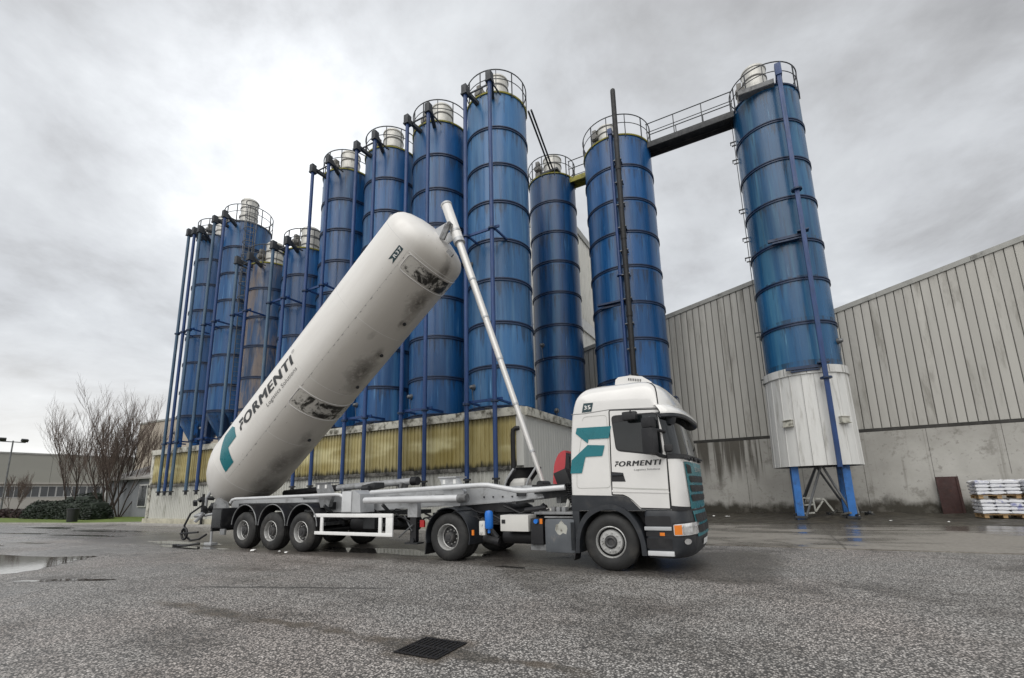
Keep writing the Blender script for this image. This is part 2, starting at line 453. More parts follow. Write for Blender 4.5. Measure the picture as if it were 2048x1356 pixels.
def concrete_wall_mat():
    m = bpy.data.materials.new('stained_concrete'); m.use_nodes = True
    b = NB(m.node_tree); bs = m.node_tree.nodes['Principled BSDF']
    geo = b.n('ShaderNodeNewGeometry').outputs['Position']
    x, y, z = b.sep(geo)
    n = b.noise(geo, .5, 6, .65); n2 = b.noise(geo, 4., 6, .7)
    col = b.mix(b.rng(n, .35, .68), (.32, .31, .285), (.45, .44, .41))
    col = b.mix(b.rng(n2, .54, .70, 0, .75, True), col, (.19, .18, .16))
    # water runs coming down from the gutter, most of them left of the white silo
    st = b.noise(b.scale(geo, (1.5, 0, .05)), 1., 4, .72)
    runs = b.rng(b.math('ADD', x, b.math('MULTIPLY', st, .6)), -4.4, -3.2, 0, 1, True)
    runs = b.math('MULTIPLY', runs, b.rng(x, -.2, .3, 1, 0, True))
    ln = b.rng(b.math('SUBTRACT', z, b.math('MULTIPLY', b.noise(b.scale(geo, (2.2, 0, 0)), 1., 2, .5), 5.2)), -.9, .4, 0, 1, True)
    k = b.math('MULTIPLY', b.math('MULTIPLY', b.rng(st, .44, .53, 0, 1, True), runs), ln)
    col = b.mix(b.math('MULTIPLY', k, .93), col, (.075, .068, .055))
    st2 = b.rng(b.noise(b.scale(geo, (1.1, 0, .05)), 2., 4, .7), .58, .70, 0, .5, True)
    col = b.mix(st2, col, (.16, .15, .13))
    # damp splash zone along the ground
    h = b.math('ADD', z, b.math('MULTIPLY', b.noise(b.scale(geo, (.55, 0, .4)), 1.3, 5, .65), -1.5))
    damp = b.rng(h, .06, -.34, 0, 1, True)
    col = b.mix(damp, col, (.045, .040, .030))
    blot = b.noise(b.vmath('ADD', geo, (3., 0., 8.)), .9, 7, .72)
    col = b.mix(b.rng(blot, .55, .68, 0, .6, True), col, (.15, .14, .12))
    b.put(bs.inputs['Base Color'], col); bs.inputs['Roughness'].default_value = .82
    b.put(bs.inputs['Normal'], b.bump(n2, .25, .02))
    return m
MT['concrete'] = concrete_wall_mat()

def asphalt_mat():
    m = bpy.data.materials.new('wet_coarse_asphalt'); m.use_nodes = True
    b = NB(m.node_tree); bs = m.node_tree.nodes['Principled BSDF']
    geo = b.n('ShaderNodeNewGeometry').outputs['Position']
    x, y, z = b.sep(geo)
    jit = b.noise(geo, 30., 2, .5, out=1)
    p = b.vmath('ADD', geo, b.vmath('MULTIPLY', jit, (.012, .012, 0.)))
    c1 = b.sep(b.vor(p, 50., out=1))[0]
    d1 = b.vor(p, 50., out=0)
    c2 = b.sep(b.vor(p, 130., out=1))[1]
    stone = b.ramp(c1, [(0, (.05, .046, .041)), (.30, (.17, .158, .145)), (.57, (.45, .424, .396)), (.82, (.74, .71, .67)), (1, (.90, .87, .83))])
    fine = b.ramp(c2, [(0, (.07, .066, .060)), (.5, (.25, .237, .222)), (1, (.60, .575, .54))])
    col = b.mix(.42, stone, fine)
    gap = b.rng(d1, .35, .62, 0, 1, True)
    col = b.mix(b.math('MULTIPLY', gap, .88), col, (.028, .026, .024))
    # large patches: worn pale, brownish and dark damp areas
    l1 = b.noise(geo, .22, 5, .6); l2 = b.noise(b.vmath('ADD', geo, (9., 4., 0.)), .45, 6, .65)
    col = b.mix(b.rng(l1, .42, .66, 0, .38, True), col, b.vmath('MULTIPLY', col, (1.18, 1.02, .96)))
    col = b.mix(b.rng(l2, .50, .66, 0, .85, True), col, b.vmath('MULTIPLY', col, (.50, .48, .46)))
    col = b.mix(b.rng(b.noise(geo, 1.7, 5, .7), .58, .72, 0, .45, True), col, b.vmath('MULTIPLY', col, (.6, .58, .56)))
    lane = b.noise(b.scale(geo, (.06, .9, 1)), 1.4, 4, .6)
    col = b.mix(b.rng(lane, .52, .66, 0, .5, True), col, b.vmath('MULTIPLY', col, (.62, .60, .58)))
    oil = b.noise(b.vmath('ADD', geo, (31., 7., 0.)), .75, 3, .5)
    col = b.mix(b.rng(oil, .68, .76, 0, .6, True), col, (.045, .042, .040))
    # moss-brown seam where two paving lanes meet (runs to the drain)
    wob = b.math('MULTIPLY', b.math('SUBTRACT', b.noise(geo, .9, 4, .6), .5), .55)
    ys = b.math('SUBTRACT', b.math('SUBTRACT', y, 3.86), wob)
    wid = b.rng(b.noise(b.vmath('ADD', geo, (5., 0., 0.)), .8, 4, .6), .35, .65, .05, .30)
    sm = b.rng(b.math('ABSOLUTE', ys), b.math('MULTIPLY', wid, .35), wid, 1, 0, True)
    sm = b.math('MULTIPLY', sm, b.math('MULTIPLY', b.rng(x, -8.6, -7.6, 0, 1, True), b.rng(x, -1.7, -1.2, 1, 0, True)))
    sm = b.math('MULTIPLY', sm, b.rng(b.noise(geo, 1.3, 5, .7), .36, .56, .45, 1, True))
    # silt washed up round the drain frame
    dx = b.math('ABSOLUTE', b.math('ADD', x, 3.08)); dy = b.math('ABSOLUTE', b.math('SUBTRACT', y, 3.875))
    dd = b.math('ADD', b.math('MAXIMUM', dx, dy), b.math('MULTIPLY', b.math('SUBTRACT', b.noise(geo, 4., 5, .7), .5), .35))
    sm = b.math('MAXIMUM', sm, b.math('MULTIPLY', b.rng(dd, .42, .27, 0, 1, True), .8))
    brown = b.mix(b.rng(b.noise(geo, 2.2, 4, .6), .4, .6), (.030, .026, .017), (.095, .072, .048))
    col = b.mix(b.math('MULTIPLY', sm, .92), col, b.mix(.30, brown, b.vmath('MULTIPLY', col, (.5, .45, .4))))
    # crack running diagonally towards the trailer
    cx = b.math('ADD', b.math('SUBTRACT', b.math('MULTIPLY', b.math('ADD', x, 7.6), .35), b.math('SUBTRACT', y, 5.2)), b.math('MULTIPLY', b.math('SUBTRACT', b.noise(geo, 2.5, 5, .7), .5), .35))
    ck = b.math('MULTIPLY', b.rng(b.math('ABSOLUTE', cx), .02, .09, 1, 0, True), b.math('MULTIPLY', b.rng(x, -9., -8.4, 0, 1, True), b.rng(x, -6.0, -5.2, 1, 0, True)))
    col = b.mix(b.math('MULTIPLY', ck, .95), col, (.035, .032, .028))
    # standing damp: darker and much glossier, mostly to the left; under the truck, damp plus painted shade
    damp_n = b.noise(b.vmath('ADD', geo, (2., 13., 0.)), .33, 6, .62)
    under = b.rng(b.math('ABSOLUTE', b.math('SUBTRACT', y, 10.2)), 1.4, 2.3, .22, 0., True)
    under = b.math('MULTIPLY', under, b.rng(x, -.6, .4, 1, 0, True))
    leftw = b.rng(x, -6., -22., 0, .08)
    wet = b.rng(b.math('ADD', b.math('ADD', damp_n, under), leftw), .52, .68, 0, 1, True)
    col = b.mix(b.math('MULTIPLY', wet, .5), col, b.vmath('MULTIPLY', col, (.58, .56, .54)))
    col = b.mix(b.rng(under, .05, .2, 0, .6), col, b.vmath('MULTIPLY', col, (.4, .39, .38)))  # shade below the truck, painted darker into the asphalt colour
    b.put(bs.inputs['Base Color'], col)
    b.put(bs.inputs['Roughness'], b.math('SUBTRACT', b.rng(wet, 0, 1, .6, .33), b.rng(x, -8., -25., 0, .06)))
    bs.inputs['Specular IOR Level'].default_value = .8
    h = b.math('SUBTRACT', b.math('MULTIPLY', c1, .5), d1)
    hb = b.math('ADD', h, b.math('MULTIPLY', c2, .25))
    nm = b.bump(hb, b.math('MULTIPLY', b.rng(wet, 0, 1, .6, .35), b.rng(x, -9., -25., 1., .6)), .012)
    nm2 = b.bump(b.noise(geo, .8, 4, .5), .25, .05, nm)
    b.put(bs.inputs['Normal'], nm2)
    return m
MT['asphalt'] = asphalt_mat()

def slab_mat():
    m = bpy.data.materials.new('wet_concrete_apron'); m.use_nodes = True
    b = NB(m.node_tree); bs = m.node_tree.nodes['Principled BSDF']
    geo = b.n('ShaderNodeNewGeometry').outputs['Position']
    n = b.noise(b.scale(geo, (.35, .9, 1)), 1., 7, .65, .3)
    n2 = b.noise(geo, 14., 4, .6)
    x, y, z = b.sep(geo)
    col = b.mix(b.rng(n2, .35, .65), (.185, .170, .150), (.255, .236, .208))
    wy = b.rng(y, 16.5, 21., 0, .16)
    wet = b.rng(b.math('ADD', n, wy), .46, .60, 0, 1, True)
    col = b.mix(b.math('MULTIPLY', wet, .75), col, (.062, .054, .045))
    joint = b.rng(b.math('ABSOLUTE', b.math('SUBTRACT', b.math('FRACT', b.math('DIVIDE', b.math('ADD', x, 100.), 4.5)), .5)), .003, .007, 1, 0)
    col = b.mix(b.math('MULTIPLY', joint, .7), col, (.05, .045, .04))
    b.put(bs.inputs['Base Color'], col)
    b.put(bs.inputs['Roughness'], b.rng(wet, 0, 1, .6, .14))
    b.put(bs.inputs['Normal'], b.bump(n2, .12, .01))
    return m
MT['slab'] = slab_mat()
MT['mud'] = mat('wet_black_mud', (.040, .035, .026), .6, var=.5, vscale=1.2, dirt=(.10, .095, .07), dscale=2.2, dlo=.56, dhi=.72, bump=.8, bscale=6, rvar=.3)
MT['water'] = mat('puddle_water', (.05, .048, .045), .05, var=.1, rvar=.03, spec=.9, rand=False, bump=.04, bscale=4)

def tank_mat():
    m = bpy.data.materials.new('tank_white_paint'); m.use_nodes = True
    b = NB(m.node_tree); bs = m.node_tree.nodes['Principled BSDF']
    tc = b.n('ShaderNodeTexCoord').outputs['Object']
    n = b.noise(b.scale(tc, (.35, 2, 2)), 1.4, 6, .62)
    col = b.mix(b.rng(n, .3, .7), (.78, .765, .735), (.71, .69, .655))
    xx, yy, zz = b.sep(tc)
    # road film all over the belly (starts at a visible tide line below the side rail)
    belly = b.rng(b.math('ADD', zz, b.math('MULTIPLY', b.math('SUBTRACT', n, .5), .5)), -.25, -1.10, 0, .72, True)
    col = b.mix(belly, col, (.36, .33, .285))
    sp = [(3.6, -88, .45, 1.), (3.05, -92, .35, .6), (2.78, -86, .14, .8), (1.52, -90, .2, .9), (.8, -88, .55, 1.), (.3, -95, .4, .6), (-2.2, -86, .25, .55), (-3.5, -82, .5, .75),
          (-4.4, -76, .4, .6), (-4.9, -92, .6, .9), (4.78, -88, .28, .9), (2.0, -64, .12, .45), (-3.0, -96, .5, .6)]
    nd = b.noise(b.scale(tc, (2., 2., 2.)), 1.6, 6, .72, .3)
    acc = None
    for s_, ph, rad, a in sp:
        c = (s_, -1.266*cos(R(ph)), 1.266*sin(R(ph)))
        d = b.vmath('DISTANCE', b.scale(tc, (.55, 1, 1)), (c[0]*.55, c[1], c[2]), out=1)
        k = b.rng(b.math('ADD', d, b.math('MULTIPLY', b.math('SUBTRACT', nd, .5), 2.2*rad)), rad*.95, rad*.2, 0, a, True)
        acc = k if acc is None else b.math('MAXIMUM', acc, k)
    col = b.mix(b.math('MULTIPLY', acc, b.rng(nd, .34, .60, .25, .9)), col, (.045, .038, .030))
    fl = b.rng(b.noise(b.scale(tc, (3, 9, 9)), 1., 4, .7), .68, .73, 0, 1, True)
    col = b.mix(b.math('MULTIPLY', fl, b.rng(zz, -.3, -.7, .0, .6)), col, (.16, .14, .12))
    b.put(bs.inputs['Base Color'], col)
    b.put(bs.inputs['Roughness'], b.math('ADD', .3, b.math('MULTIPLY', b.math('MAXIMUM', belly, acc), .35)))
    b.put(bs.inputs['Normal'], b.bump(b.noise(b.scale(tc, (.8, 2, 2)), 1., 2, .5), .06, .05))
    return m
MT['tank'] = tank_mat()

def scuff_mat():
    m = bpy.data.materials.new('worn_wrap_patch'); m.use_nodes = True
    b = NB(m.node_tree); bs = m.node_tree.nodes['Principled BSDF']
    tc = b.n('ShaderNodeTexCoord').outputs['Object']
    a = b.noise(b.scale(tc, (1, 1, 1)), 3.4, 7, .66, .9)
    ring = b.math('ABSOLUTE', b.math('SUBTRACT', b.math('FRACT', b.math('MULTIPLY', a, 4.)), .5))
    yy = b.sep(tc)[1]; zz = b.sep(tc)[2]
    more = b.rng(zz, -.75, -1.2, .0, .12)
    line = b.rng(ring, .07, .2, 1, 0, True)
    blot = b.rng(b.math('ADD', b.noise(tc, 2.3, 6, .7, .4), more), .54, .66, 0, 1, True)
    k = b.math('MAXIMUM', b.math('MULTIPLY', line, b.rng(b.math('ADD', b.noise(tc, 1.7, 4, .6), more), .48, .60, 0, .85, True)), blot)
    col = b.mix(k, (.50, .48, .44), (.02, .018, .015))
    b.put(bs.inputs['Base Color'], col); bs.inputs['Roughness'].default_value = .55
    return m
MT['scuff'] = scuff_mat()

# ------------------------------------------------------------------ ground
def sheet(name, pts, z, m, kind='structure'):
    mb = MB(); mb.add([(x, y, z) for x, y in pts], [list(range(len(pts)))])
    o = mb.build(name, m, smooth=0)
    return tag(o, kind=kind)
g = MB()
NX = [-1500, -300, -120, -60, -30, -15, -8, -4, 0, 4, 8, 15, 30, 60, 300, 1500]
NY = [-1500, -200, -40, -10, 0, 4, 8, 12, 16, 24, 40, 80, 200, 1500]
g.add([(x, y, 0) for y in NY for x in NX], [[j*len(NX)+i, j*len(NX)+i+1, (j+1)*len(NX)+i+1, (j+1)*len(NX)+i] for j in range(len(NY)-1) for i in range(len(NX)-1)])
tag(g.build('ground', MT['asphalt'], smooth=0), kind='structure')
rs = random.Random(3)
ed = [(-7.6, 13.35)]+[(-7.6+i*.6, 13.34+rs.uniform(-.05, .05)) for i in range(1, 52)]
ap = MB(); 
ap.prism(ed+[(23.4, 21.3), (-7.6, 21.3)], -.1, .025, 'XY')
tag(ap.build('concrete_apron', MT['slab'], smooth=0), kind='structure')
# muddy strip between apron and hall wall
ms = MB(); nx, ny = 90, 26
rm = random.Random(5)
from mathutils import noise as mnoise
vs = []
for j in range(ny+1):
    for i in range(nx+1):
        X = -7.6+31*i/nx; Y = 20.9+6.25*j/ny
        h = .03+.05*mnoise.noise(Vector((X*.9, Y*.9, 1.3)))+.03*mnoise.noise(Vector((X*3.1, Y*3.1, 7)))
        h += .20*math.exp(-((X-1.9)**2/2.2+(Y-23.3)**2/1.2))
        h += .16*max(0, (Y-25.6)/1.6)
        if j == 0: h = -.03
        vs.append((X, Y, max(h, .027 if j > 0 else -.05)))
ms.add(vs, [[j*(nx+1)+i, j*(nx+1)+i+1, (j+1)*(nx+1)+i+1, (j+1)*(nx+1)+i] for j in range(ny) for i in range(nx)])
tag(ms.build('mud_strip', MT['mud'], smooth=180), kind='structure')

PUD = [(-21.5, 5.15), (-18.9, 5.35), (-17.6, 5.6), (-16.6, 6.2), (-15.9, 5.75), (-15.4, 5.1), (-14.9, 4.6), (-14.3, 4.1), (-14.6, 3.7), (-16.6, 3.35), (-19.0, 3.5)]
def puddle(cx, cy, ax, ay, seed, rot=0, z=.004, n=90):
    rr = random.Random(seed); ph = [rr.uniform(0, 6.28) for _ in range(8)]
    p = []
    for i in range(n):
        t = 2*pi*i/n
        k = 1+.20*sin(2*t+ph[0])+.16*sin(3*t+ph[1])+.12*sin(5*t+ph[2])+.07*sin(9*t+ph[3])+.05*sin(14*t+ph[4])+.03*sin(23*t+ph[5])
        a, b_ = ax*k*cos(t), ay*k*sin(t)
        p.append((cx+a*cos(rot)-b_*sin(rot), cy+a*sin(rot)+b_*cos(rot)))
    mb = MB(); mb.add([(cx, cy, z)]+[(q[0], q[1], z) for q in p], [[0, i+1, (i+1) % n+1] for i in range(n)])
    return tag(mb.build('puddle', MT['water'], smooth=0), kind='structure')
def puddle_poly(pts, seed):
    rr = random.Random(seed); out = []
    n = len(pts)
    for i in range(n):
        a, b_ = Vector(pts[i]), Vector(pts[(i+1) % n])
        for k in range(8):
            p = a.lerp(b_, k/8); q = mnoise.noise(Vector((p.x*1.7, p.y*2.6, seed)))
            out.append((p.x+q*.35, p.y+q*.13))
    mb = MB(); mb.decal([(x, y) for x, y in out], lambda x, y: (x, y, .004), .4)
    return tag(mb.build('puddle', MT['water'], smooth=0), kind='structure')
puddle_poly(PUD, 3)
puddle(-24.0, 5.6, 1.2, .2, 2, .1)
puddle(-27, 9.6, 2.2, .22, 3, .1)
puddle(-30, 11.3, 2.3, .3, 4, .15)
puddle(-33, 9.2, 2.0, .22, 14, .1)
puddle(-38, 11.8, 2.6, .4, 5, .1)
puddle(-24.5, 7.2, 1.1, .10, 6, .1)
puddle(-18.2, 9.1, 1.8, .36, 7, .05)
puddle(-16.2, 8.35, 1.5, .30, 8)
puddle(-9.0, 9.6, 2.4, .5, 9, .1)
puddle(-4.6, 8.45, .5, .07, 10)
puddle(-12.1, 4.1, .9, .13, 11, .5)
puddle(-26.6, 6.3, 2.0, .16, 12, .06)

# ------------------------------------------------------------------ silo kit
CACHE = {}
def part(name, key, mk, m, parent, loc=(0, 0, 0), rot=None, smooth=35):
    """an object whose mesh is shared by all alike parts"""
    if key not in CACHE: CACHE[key] = mk().mesh(name, m, smooth)
    me = CACHE[key]
    return inst(name, me, parent, loc, rot, mat=(m if me.materials[0] != m else None))

RZ = [6.5, 8.38, 10.3, 12.12, 13.95, 15.8, 17.66]
def body_mb(r, zb, zt, dome=.25):
    mb = MB(); n = 72
    prof = [(0, zb), (r, zb), (r, zt), (r*.5, zt+dome*.7), (0.001, zt+dome)]
    # keep plate courses: a tiny lap at every ring
    return mb.lathe(prof, n)
def ring_mb(r):
    return MB().lathe([(r-.01, -.075), (r+.045, -.075), (r+.045, -.03), (r+.012, -.02), (r+.012, .02), (r+.045, .03), (r+.045, .075), (r-.01, .075)], 72)
def rim_mb(r):
    return MB().lathe([(r-.25, .0), (r+.05, -.01), (r+.065, .05), (r+.05, .06), (r-.25, .06), (r-.25, 0)], 64)
def rail_mb(rr, a0, a1, npost, h=1.12):
    mb = MB(); N = 48; full = abs(a1-a0-2*pi) < .01
    for hz, rad in ((h, .028), (h*.55, .02)):
        pts = [(rr*cos(a0+(a1-a0)*i/N), rr*sin(a0+(a1-a0)*i/N), hz) for i in range(N if full else N+1)]
        mb.tube(pts, rad, 6, closed=full)
    for i in range(npost if full else npost+1):
        t = a0+(a1-a0)*i/npost
        mb.box((rr*cos(t), rr*sin(t), h/2-.1), (.05, .035, h+.2), rz=t)
    return mb
def filter_mb():
    return MB().lathe([(0, 0), (.53, 0), (.53, 1.50), (.57, 1.51), (.57, 1.57), (.50, 1.66), (0.001, 1.74)], 28)
def fband_mb(): return MB().lathe([(.53, -.03), (.56, -.03), (.56, .03), (.53, .03)], 28)
def motor_mb():
    mb = MB(); mb.cyl((0, -.22, .95), (0, .2, .95), .2, n=14); mb.cyl((0, -.28, .95), (0, -.22, .95), .15, n=14)
    mb.box((0, 0, .36), (.3, .3, .72), bev=.02); mb.box((.2, -.05, .95), (.18, .2, .2), bev=.01); mb.box((0, -.02, 1.3), (.22, .3, .3), bev=.03)
    return mb
def sensor_mb():
    mb = MB(); mb.cyl((0, 0, 0), (0, -.06, 0), .13, n=16); mb.lathe([(.09, -.06), (.09, -.15), (.06, -.20), (0.001, -.21)], 16, 'Y')
    mb.tube([(0, -.1, -.08), (.01, -.08, -.3), (-.01, -.03, -.6), (.03, -.03, -.85)], .014, 6)
    return mb
def pipe_top_mb(x, y, r, zt):
    """elbow box on the pipe top and slanted duct to the silo crown (silo-local)"""
    mb = MB()
    mb.box((x, y, zt+.02), (.26, .28, .42), bev=.03); mb.box((x, y, zt-.22), (.30, .30, .07)); mb.box((x, y+.13, zt-.12), (.2, .16, .2))
    a = Vector((x, y+.15, zt+.02)); b_ = Vector((x*.35, -r*.62, zt-.05))
    d = (b_-a); L = d.length; q = d.to_track_quat('Y', 'Z').to_euler()
    mb.box((a+b_)/2, (.16, L, .16), rot=q)
    mb.box(b_, (.24, .12, .24), rot=q)
    return mb
def flange_mb(r): return MB().lathe([(r, -.035), (r+.065, -.035), (r+.065, .035), (r, .035)], 18)

def make_silo(x, y, label, body='blue', r=1.43, zb=4.76, zt=19.5, rings=RZ, rim='yellow', pipes=(), pz0=1.9, py=-2.3, pm='pipe', hopper=False, legs=None,
              rail=(0, 2*pi, 12), cage=None, motor=(-.62, -.5), filt=(.12, -.1), fz=1., brk=(12.12, 4.95), group='tall blue storage silos', sensors=((-.42, 5.75),)):
    t = thing('silo', (x, y, 0), label, 'silo', group)
    part('shell', ('body', r, zb, zt), lambda: body_mb(r, zb, zt), MT[body], t, smooth=40)
    for z in rings:
        part('hoop', ('ring', r), lambda: ring_mb(r), MT['bluering'], t, (0, 0, z))
    part('hoop', ('ring', r), lambda: ring_mb(r), MT['bluering'], t, (0, 0, zb+.05))
    part('top_rim', ('rim', r), lambda: rim_mb(r), MT[rim], t, (0, 0, zt))
    part('guard_rail', ('rail', r, rail), lambda: rail_mb(r+.04, rail[0], rail[1], rail[2]), MT['raildark'], t, (0, 0, zt+.1), smooth=60)
    if filt:
        f = part('filter_unit', ('filter',), filter_mb, MT['filter'], t, (filt[0], filt[1], zt+.2))
        f.scale = (1, 1, fz)
        for k in (.5, 1.05): part('filter_band', ('fband',), fband_mb, MT['motor'], f, (0, 0, k))
    if motor: part('blower_motor', ('motor',), motor_mb, MT['motor'], t, (motor[0], motor[1], zt+.12))
    for sx, sz in sensors:
        part('level_sensor', ('sensor',), sensor_mb, MT['galv'], t, (r*sin(sx), -r*cos(sx), sz), rot=(0, 0, sx))
    for i, p in enumerate(pipes):
        px, z0, z1, pr = p[:4]; m_ = MT[p[4] if len(p) > 4 else pm]
        o = part('fill_pipe', ('pipe', pr, z0, z1), lambda: MB().cyl((0, 0, z0), (0, 0, z1), pr, n=16), m_, t, (px, py, 0))
        fl = [z for z in (12.0, 4.85) if z0 < z < z1]
        for z in fl+[z0+.05]:
            part('pipe_flange', ('flange', pr), lambda: flange_mb(pr), MT['bluering'] if z > z0+.1 else MT['darksteel'], o, (0, 0, z))
        cp = MB().lathe([(pr*.9, -.16), (pr*.9, 0)], 14).lathe([(.001, -.16), (pr*.9, -.16)], 14); cp.cyl((-pr-.06, 0, -.05), (-pr-.06, 0, -.2), .012, n=6); cp.cyl((pr+.06, 0, -.05), (pr+.06, 0, -.2), .012, n=6)
        if ('coup', pr) not in CACHE: CACHE[('coup', pr)] = cp.mesh('coupling', MT['darksteel'])
        inst('coupling', CACHE[('coup', pr)], o, (0, 0, z0))
        if z1 > zt-.6:
            k = ('ptop', round(px, 2), py, r, z1)
            part('transfer_duct', k, lambda: pipe_top_mb(px, py, r, z1), MT['raildark'], t)
    if pipes:
        xs = [p[0] for p in pipes]; x0, x1 = min(xs), max(xs)
        for z in [b for b in brk if b < zt]:
            mb = MB(); mb.box(((x0+x1)/2, py+.16, 0), (x1-x0+.5, .07, .1))
            for xx in (x0, x1):
                mb.box((xx, (py-r*.75)/2, 0), (.07, abs(py)-r*.75, .08))
            part('pipe_bracket', ('brk', round(x0, 2), round(x1, 2), py, r), lambda: mb, MT['pipe'], t, (0, 0, z))
        if True:
            mb = MB(); mb.box(((x0+x1)/2, py+.2, 0), (x1-x0+.2, .05, .06))
            for xx in (x0, x1): mb.box((xx, (py-r)/2, 0), (.05, abs(py)-r+.2, .06))
            part('pipe_stay', ('stay', round(x0, 2), round(x1, 2), py, r), lambda: mb, MT['raildark'], t, (0, 0, zt-.35))
    if hopper:
        part('hopper', ('hop', r, zb), lambda: MB().lathe([(r, zb+.02), (r, zb), (.30, zb-2.1), (.18, zb-2.15), (.18, zb-2.4)], 40).lathe([(0.001, zb-2.4), (.18, zb-2.4)], 40), MT['bluedark'], t)
    if legs:
        for k in range(4):
            a = pi/4+k*pi/2
            part('leg', ('leg', r, legs), lambda: MB().box((0, 0, (legs[0]+legs[1])/2), (.26, .26, legs[1]-legs[0]), bev=.015), MT[legs[2]], t, (r*.86*cos(a), r*.86*sin(a), 0))
    if cage:
        mb = MB(); ca, cz0, cz1 = cage; u = Vector((cos(ca), sin(ca), 0)); v = Vector((-sin(ca), cos(ca), 0))
        def P(a, b, z): return u*(r+a)+v*b+Vector((0, 0, z))
        for b_ in (-.22, .22): mb.cyl(P(.18, b_, cz0), P(.18, b_, cz1), .028, n=6)
        z = cz0
        while z < cz1-.9: mb.cyl(P(.18, -.22, z), P(.18, .22, z), .016, n=5); z += .3
        lad = part('ladder', ('lad', r, cage), lambda: mb, MT['galv'], t, smooth=60)
        mc = MB()
        z = cz1
        while z > max(cz0+2.2, cz1-7):
            mc.tube([P(.18+.38*(1-cos(q))*.97, .36*sin(q), z) if 0 else P(.5-.36*cos(q), .36*sin(q), z) for q in [pi*2*i/20 for i in range(21)]], .022, 5); z -= .95
        for q in (.35*pi, .65*pi, pi, 1.35*pi, 1.65*pi): mc.cyl(P(.5-.36*cos(q), .36*sin(q), max(cz0+2.2, cz1-7)), P(.5-.36*cos(q), .36*sin(q), cz1), .014, n=5)
        part('safety_cage', ('cage', r, cage), lambda: mc, MT['galv'], t, smooth=60)
    return t

TP = ((-.28, 1.9, 19.2, .088), (1.0, 1.9, 19.25, .088))
RR = (-pi*.98, pi*.80, 12)
SY = 17.14
SILO = {}
SILO['s5'] = make_silo(-9.88, SY, 'tallest-looking pale blue silo at the near end of the row beside the raised lift ram', 'bluefade', pipes=TP, rail=(0, 2*pi, 12), sensors=((-.42, 5.75), (-.5, 11.3)))
SILO['s4'] = make_silo(-13.24, SY, 'dark blue silo second from the near end of the row, behind the tanker top', 'blue', pipes=TP, rail=(0, 2*pi, 12))
SILO['s3'] = make_silo(-16.64, SY, 'blue silo third from the near end, just left of the raised tanker top', 'blue', pipes=TP, rail=(0, 2*pi, 12))
SILO['s2'] = make_silo(-20.02, SY, 'blue silo with a caged ladder at its left, next to the two shorter silos', 'blue', pipes=TP, rail=(0, 2*pi, 12), cage=(pi*.98, 6, 20.0))
SP = ((-.1, 1.9, 15.5, .088, 'pipepale'), (1.15, 1.9, 15.4, .088))
RS = [z for z in RZ if z < 15]
SILO['s1'] = make_silo(-23.2, SY, 'shorter clean blue silo with yellow rim, right of the rust-streaked silo', 'blue', zt=15.6, zb=5.6, rings=RS, pipes=SP, hopper=True, legs=(4.35, 5.9, 'legblue'))
SILO['sr'] = make_silo(-26.6, SY, 'shorter silo with brown rust streaks down its left side and yellow rim', 'bluerust', zt=15.6, zb=5.6, rings=RS, pipes=SP, hopper=True, legs=(4.35, 5.9, 'legblue'))
SILO['sb'] = make_silo(-29.9, SY, 'tall blue silo with grey rim and caged ladder, second from the far left end', 'blue', zb=6.7, rings=RZ[1:], rim='rimgrey', pipes=((.2, 1.9, 19.2, .088, 'pipepale'), (1.3, 1.9, 19.2, .088)), hopper=True, cage=(-.15*pi, 6.8, 20.6), legs=(4.35, 7.0, 'bluering'), filt=(.3, -.2), fz=1.15, motor=(-.3, -.2))
SILO['sa'] = make_silo(-33.15, SY, 'leftmost tall blue silo of the row with three pipes at its side', 'blue', zb=6.7, rings=RZ[1:], rim='rimgrey', pipes=((.42, 1.9, 19.2, .088, 'pipepale'), (1.12, 1.9, 19.1, .088), (1.8, 1.9, 19.0, .088, 'pipepale')), hopper=True, legs=(4.35, 7.0, 'legblue'), filt=(.5, -.1))
# three free standing silos beside the hall
RZ7 = [6.6, 8.51, 10.36, 12.25, 14.1, 15.92, 17.83]
s6 = make_silo(-9.85, 23.7, 'darkest navy silo half hidden behind the tallest-looking pale silo', 'bluedark', r=1.38, zb=2.6, zt=19.6, rings=[4.75]+RZ7, pipes=(), legs=(0, 2.6, 'bluering'), motor=(-.6, -.6), sensors=((-.3, 9.3), (.2, 5.6)))
s7 = make_silo(-5.65, 23.2, 'wide blue silo with a black vent pipe, rising behind the white cab', 'blue', r=1.8, zb=4.76, zt=19.6, rings=RZ7, pipes=(), legs=(0, 4.76, 'legblue'), filt=(-.35, -.5), fz=.85, motor=(-.95, -.75), sensors=((-.25, 5.6),))
mb = MB(); 
mb.cyl((.55, -2.12, 4.9), (.55, -2.12, 21.9), .13, n=14); mb.lathe([(.13, 21.9), (.12, 22.02), (.05, 22.1), (.001, 22.1)], 14, c=(.55, -2.12, 0))
for z in (6.2, 9.6, 13.6, 17.4): mb.lathe([(.13, -.12), (.15, -.12), (.15, .12), (.13, .12)], 14, c=(.55, -2.12, z))
o = mb.build('vent_pipe', MT['blackpipe'], s7, world=False)
mb = MB()
for z in [5.4+i*1.25 for i in range(11)]: mb.box((.5, -1.95, z), (.36, .4, .04)); mb.box((.70, -2.1, z), (.04, .12, .05))
mb.build('pipe_clip', MT['galv'], o, world=False)
mb = MB(); mb.cyl((.22, -2.0, 4.9), (.22, -2.0, 19.6), .085, n=12); mb.box((.22, -2.0, 19.7), (.22, .24, .34), bev=.02); mb.box((.22, -1.5, 19.75), (.14, 1.1, .14))
for z in (11.7, 5.2): mb.lathe([(.085, -.03), (.16, -.03), (.16, .03), (.085, .03)], 14, c=(.22, -2.0, z))
mb.build('fill_pipe', MT['pipe'], s7, world=False)
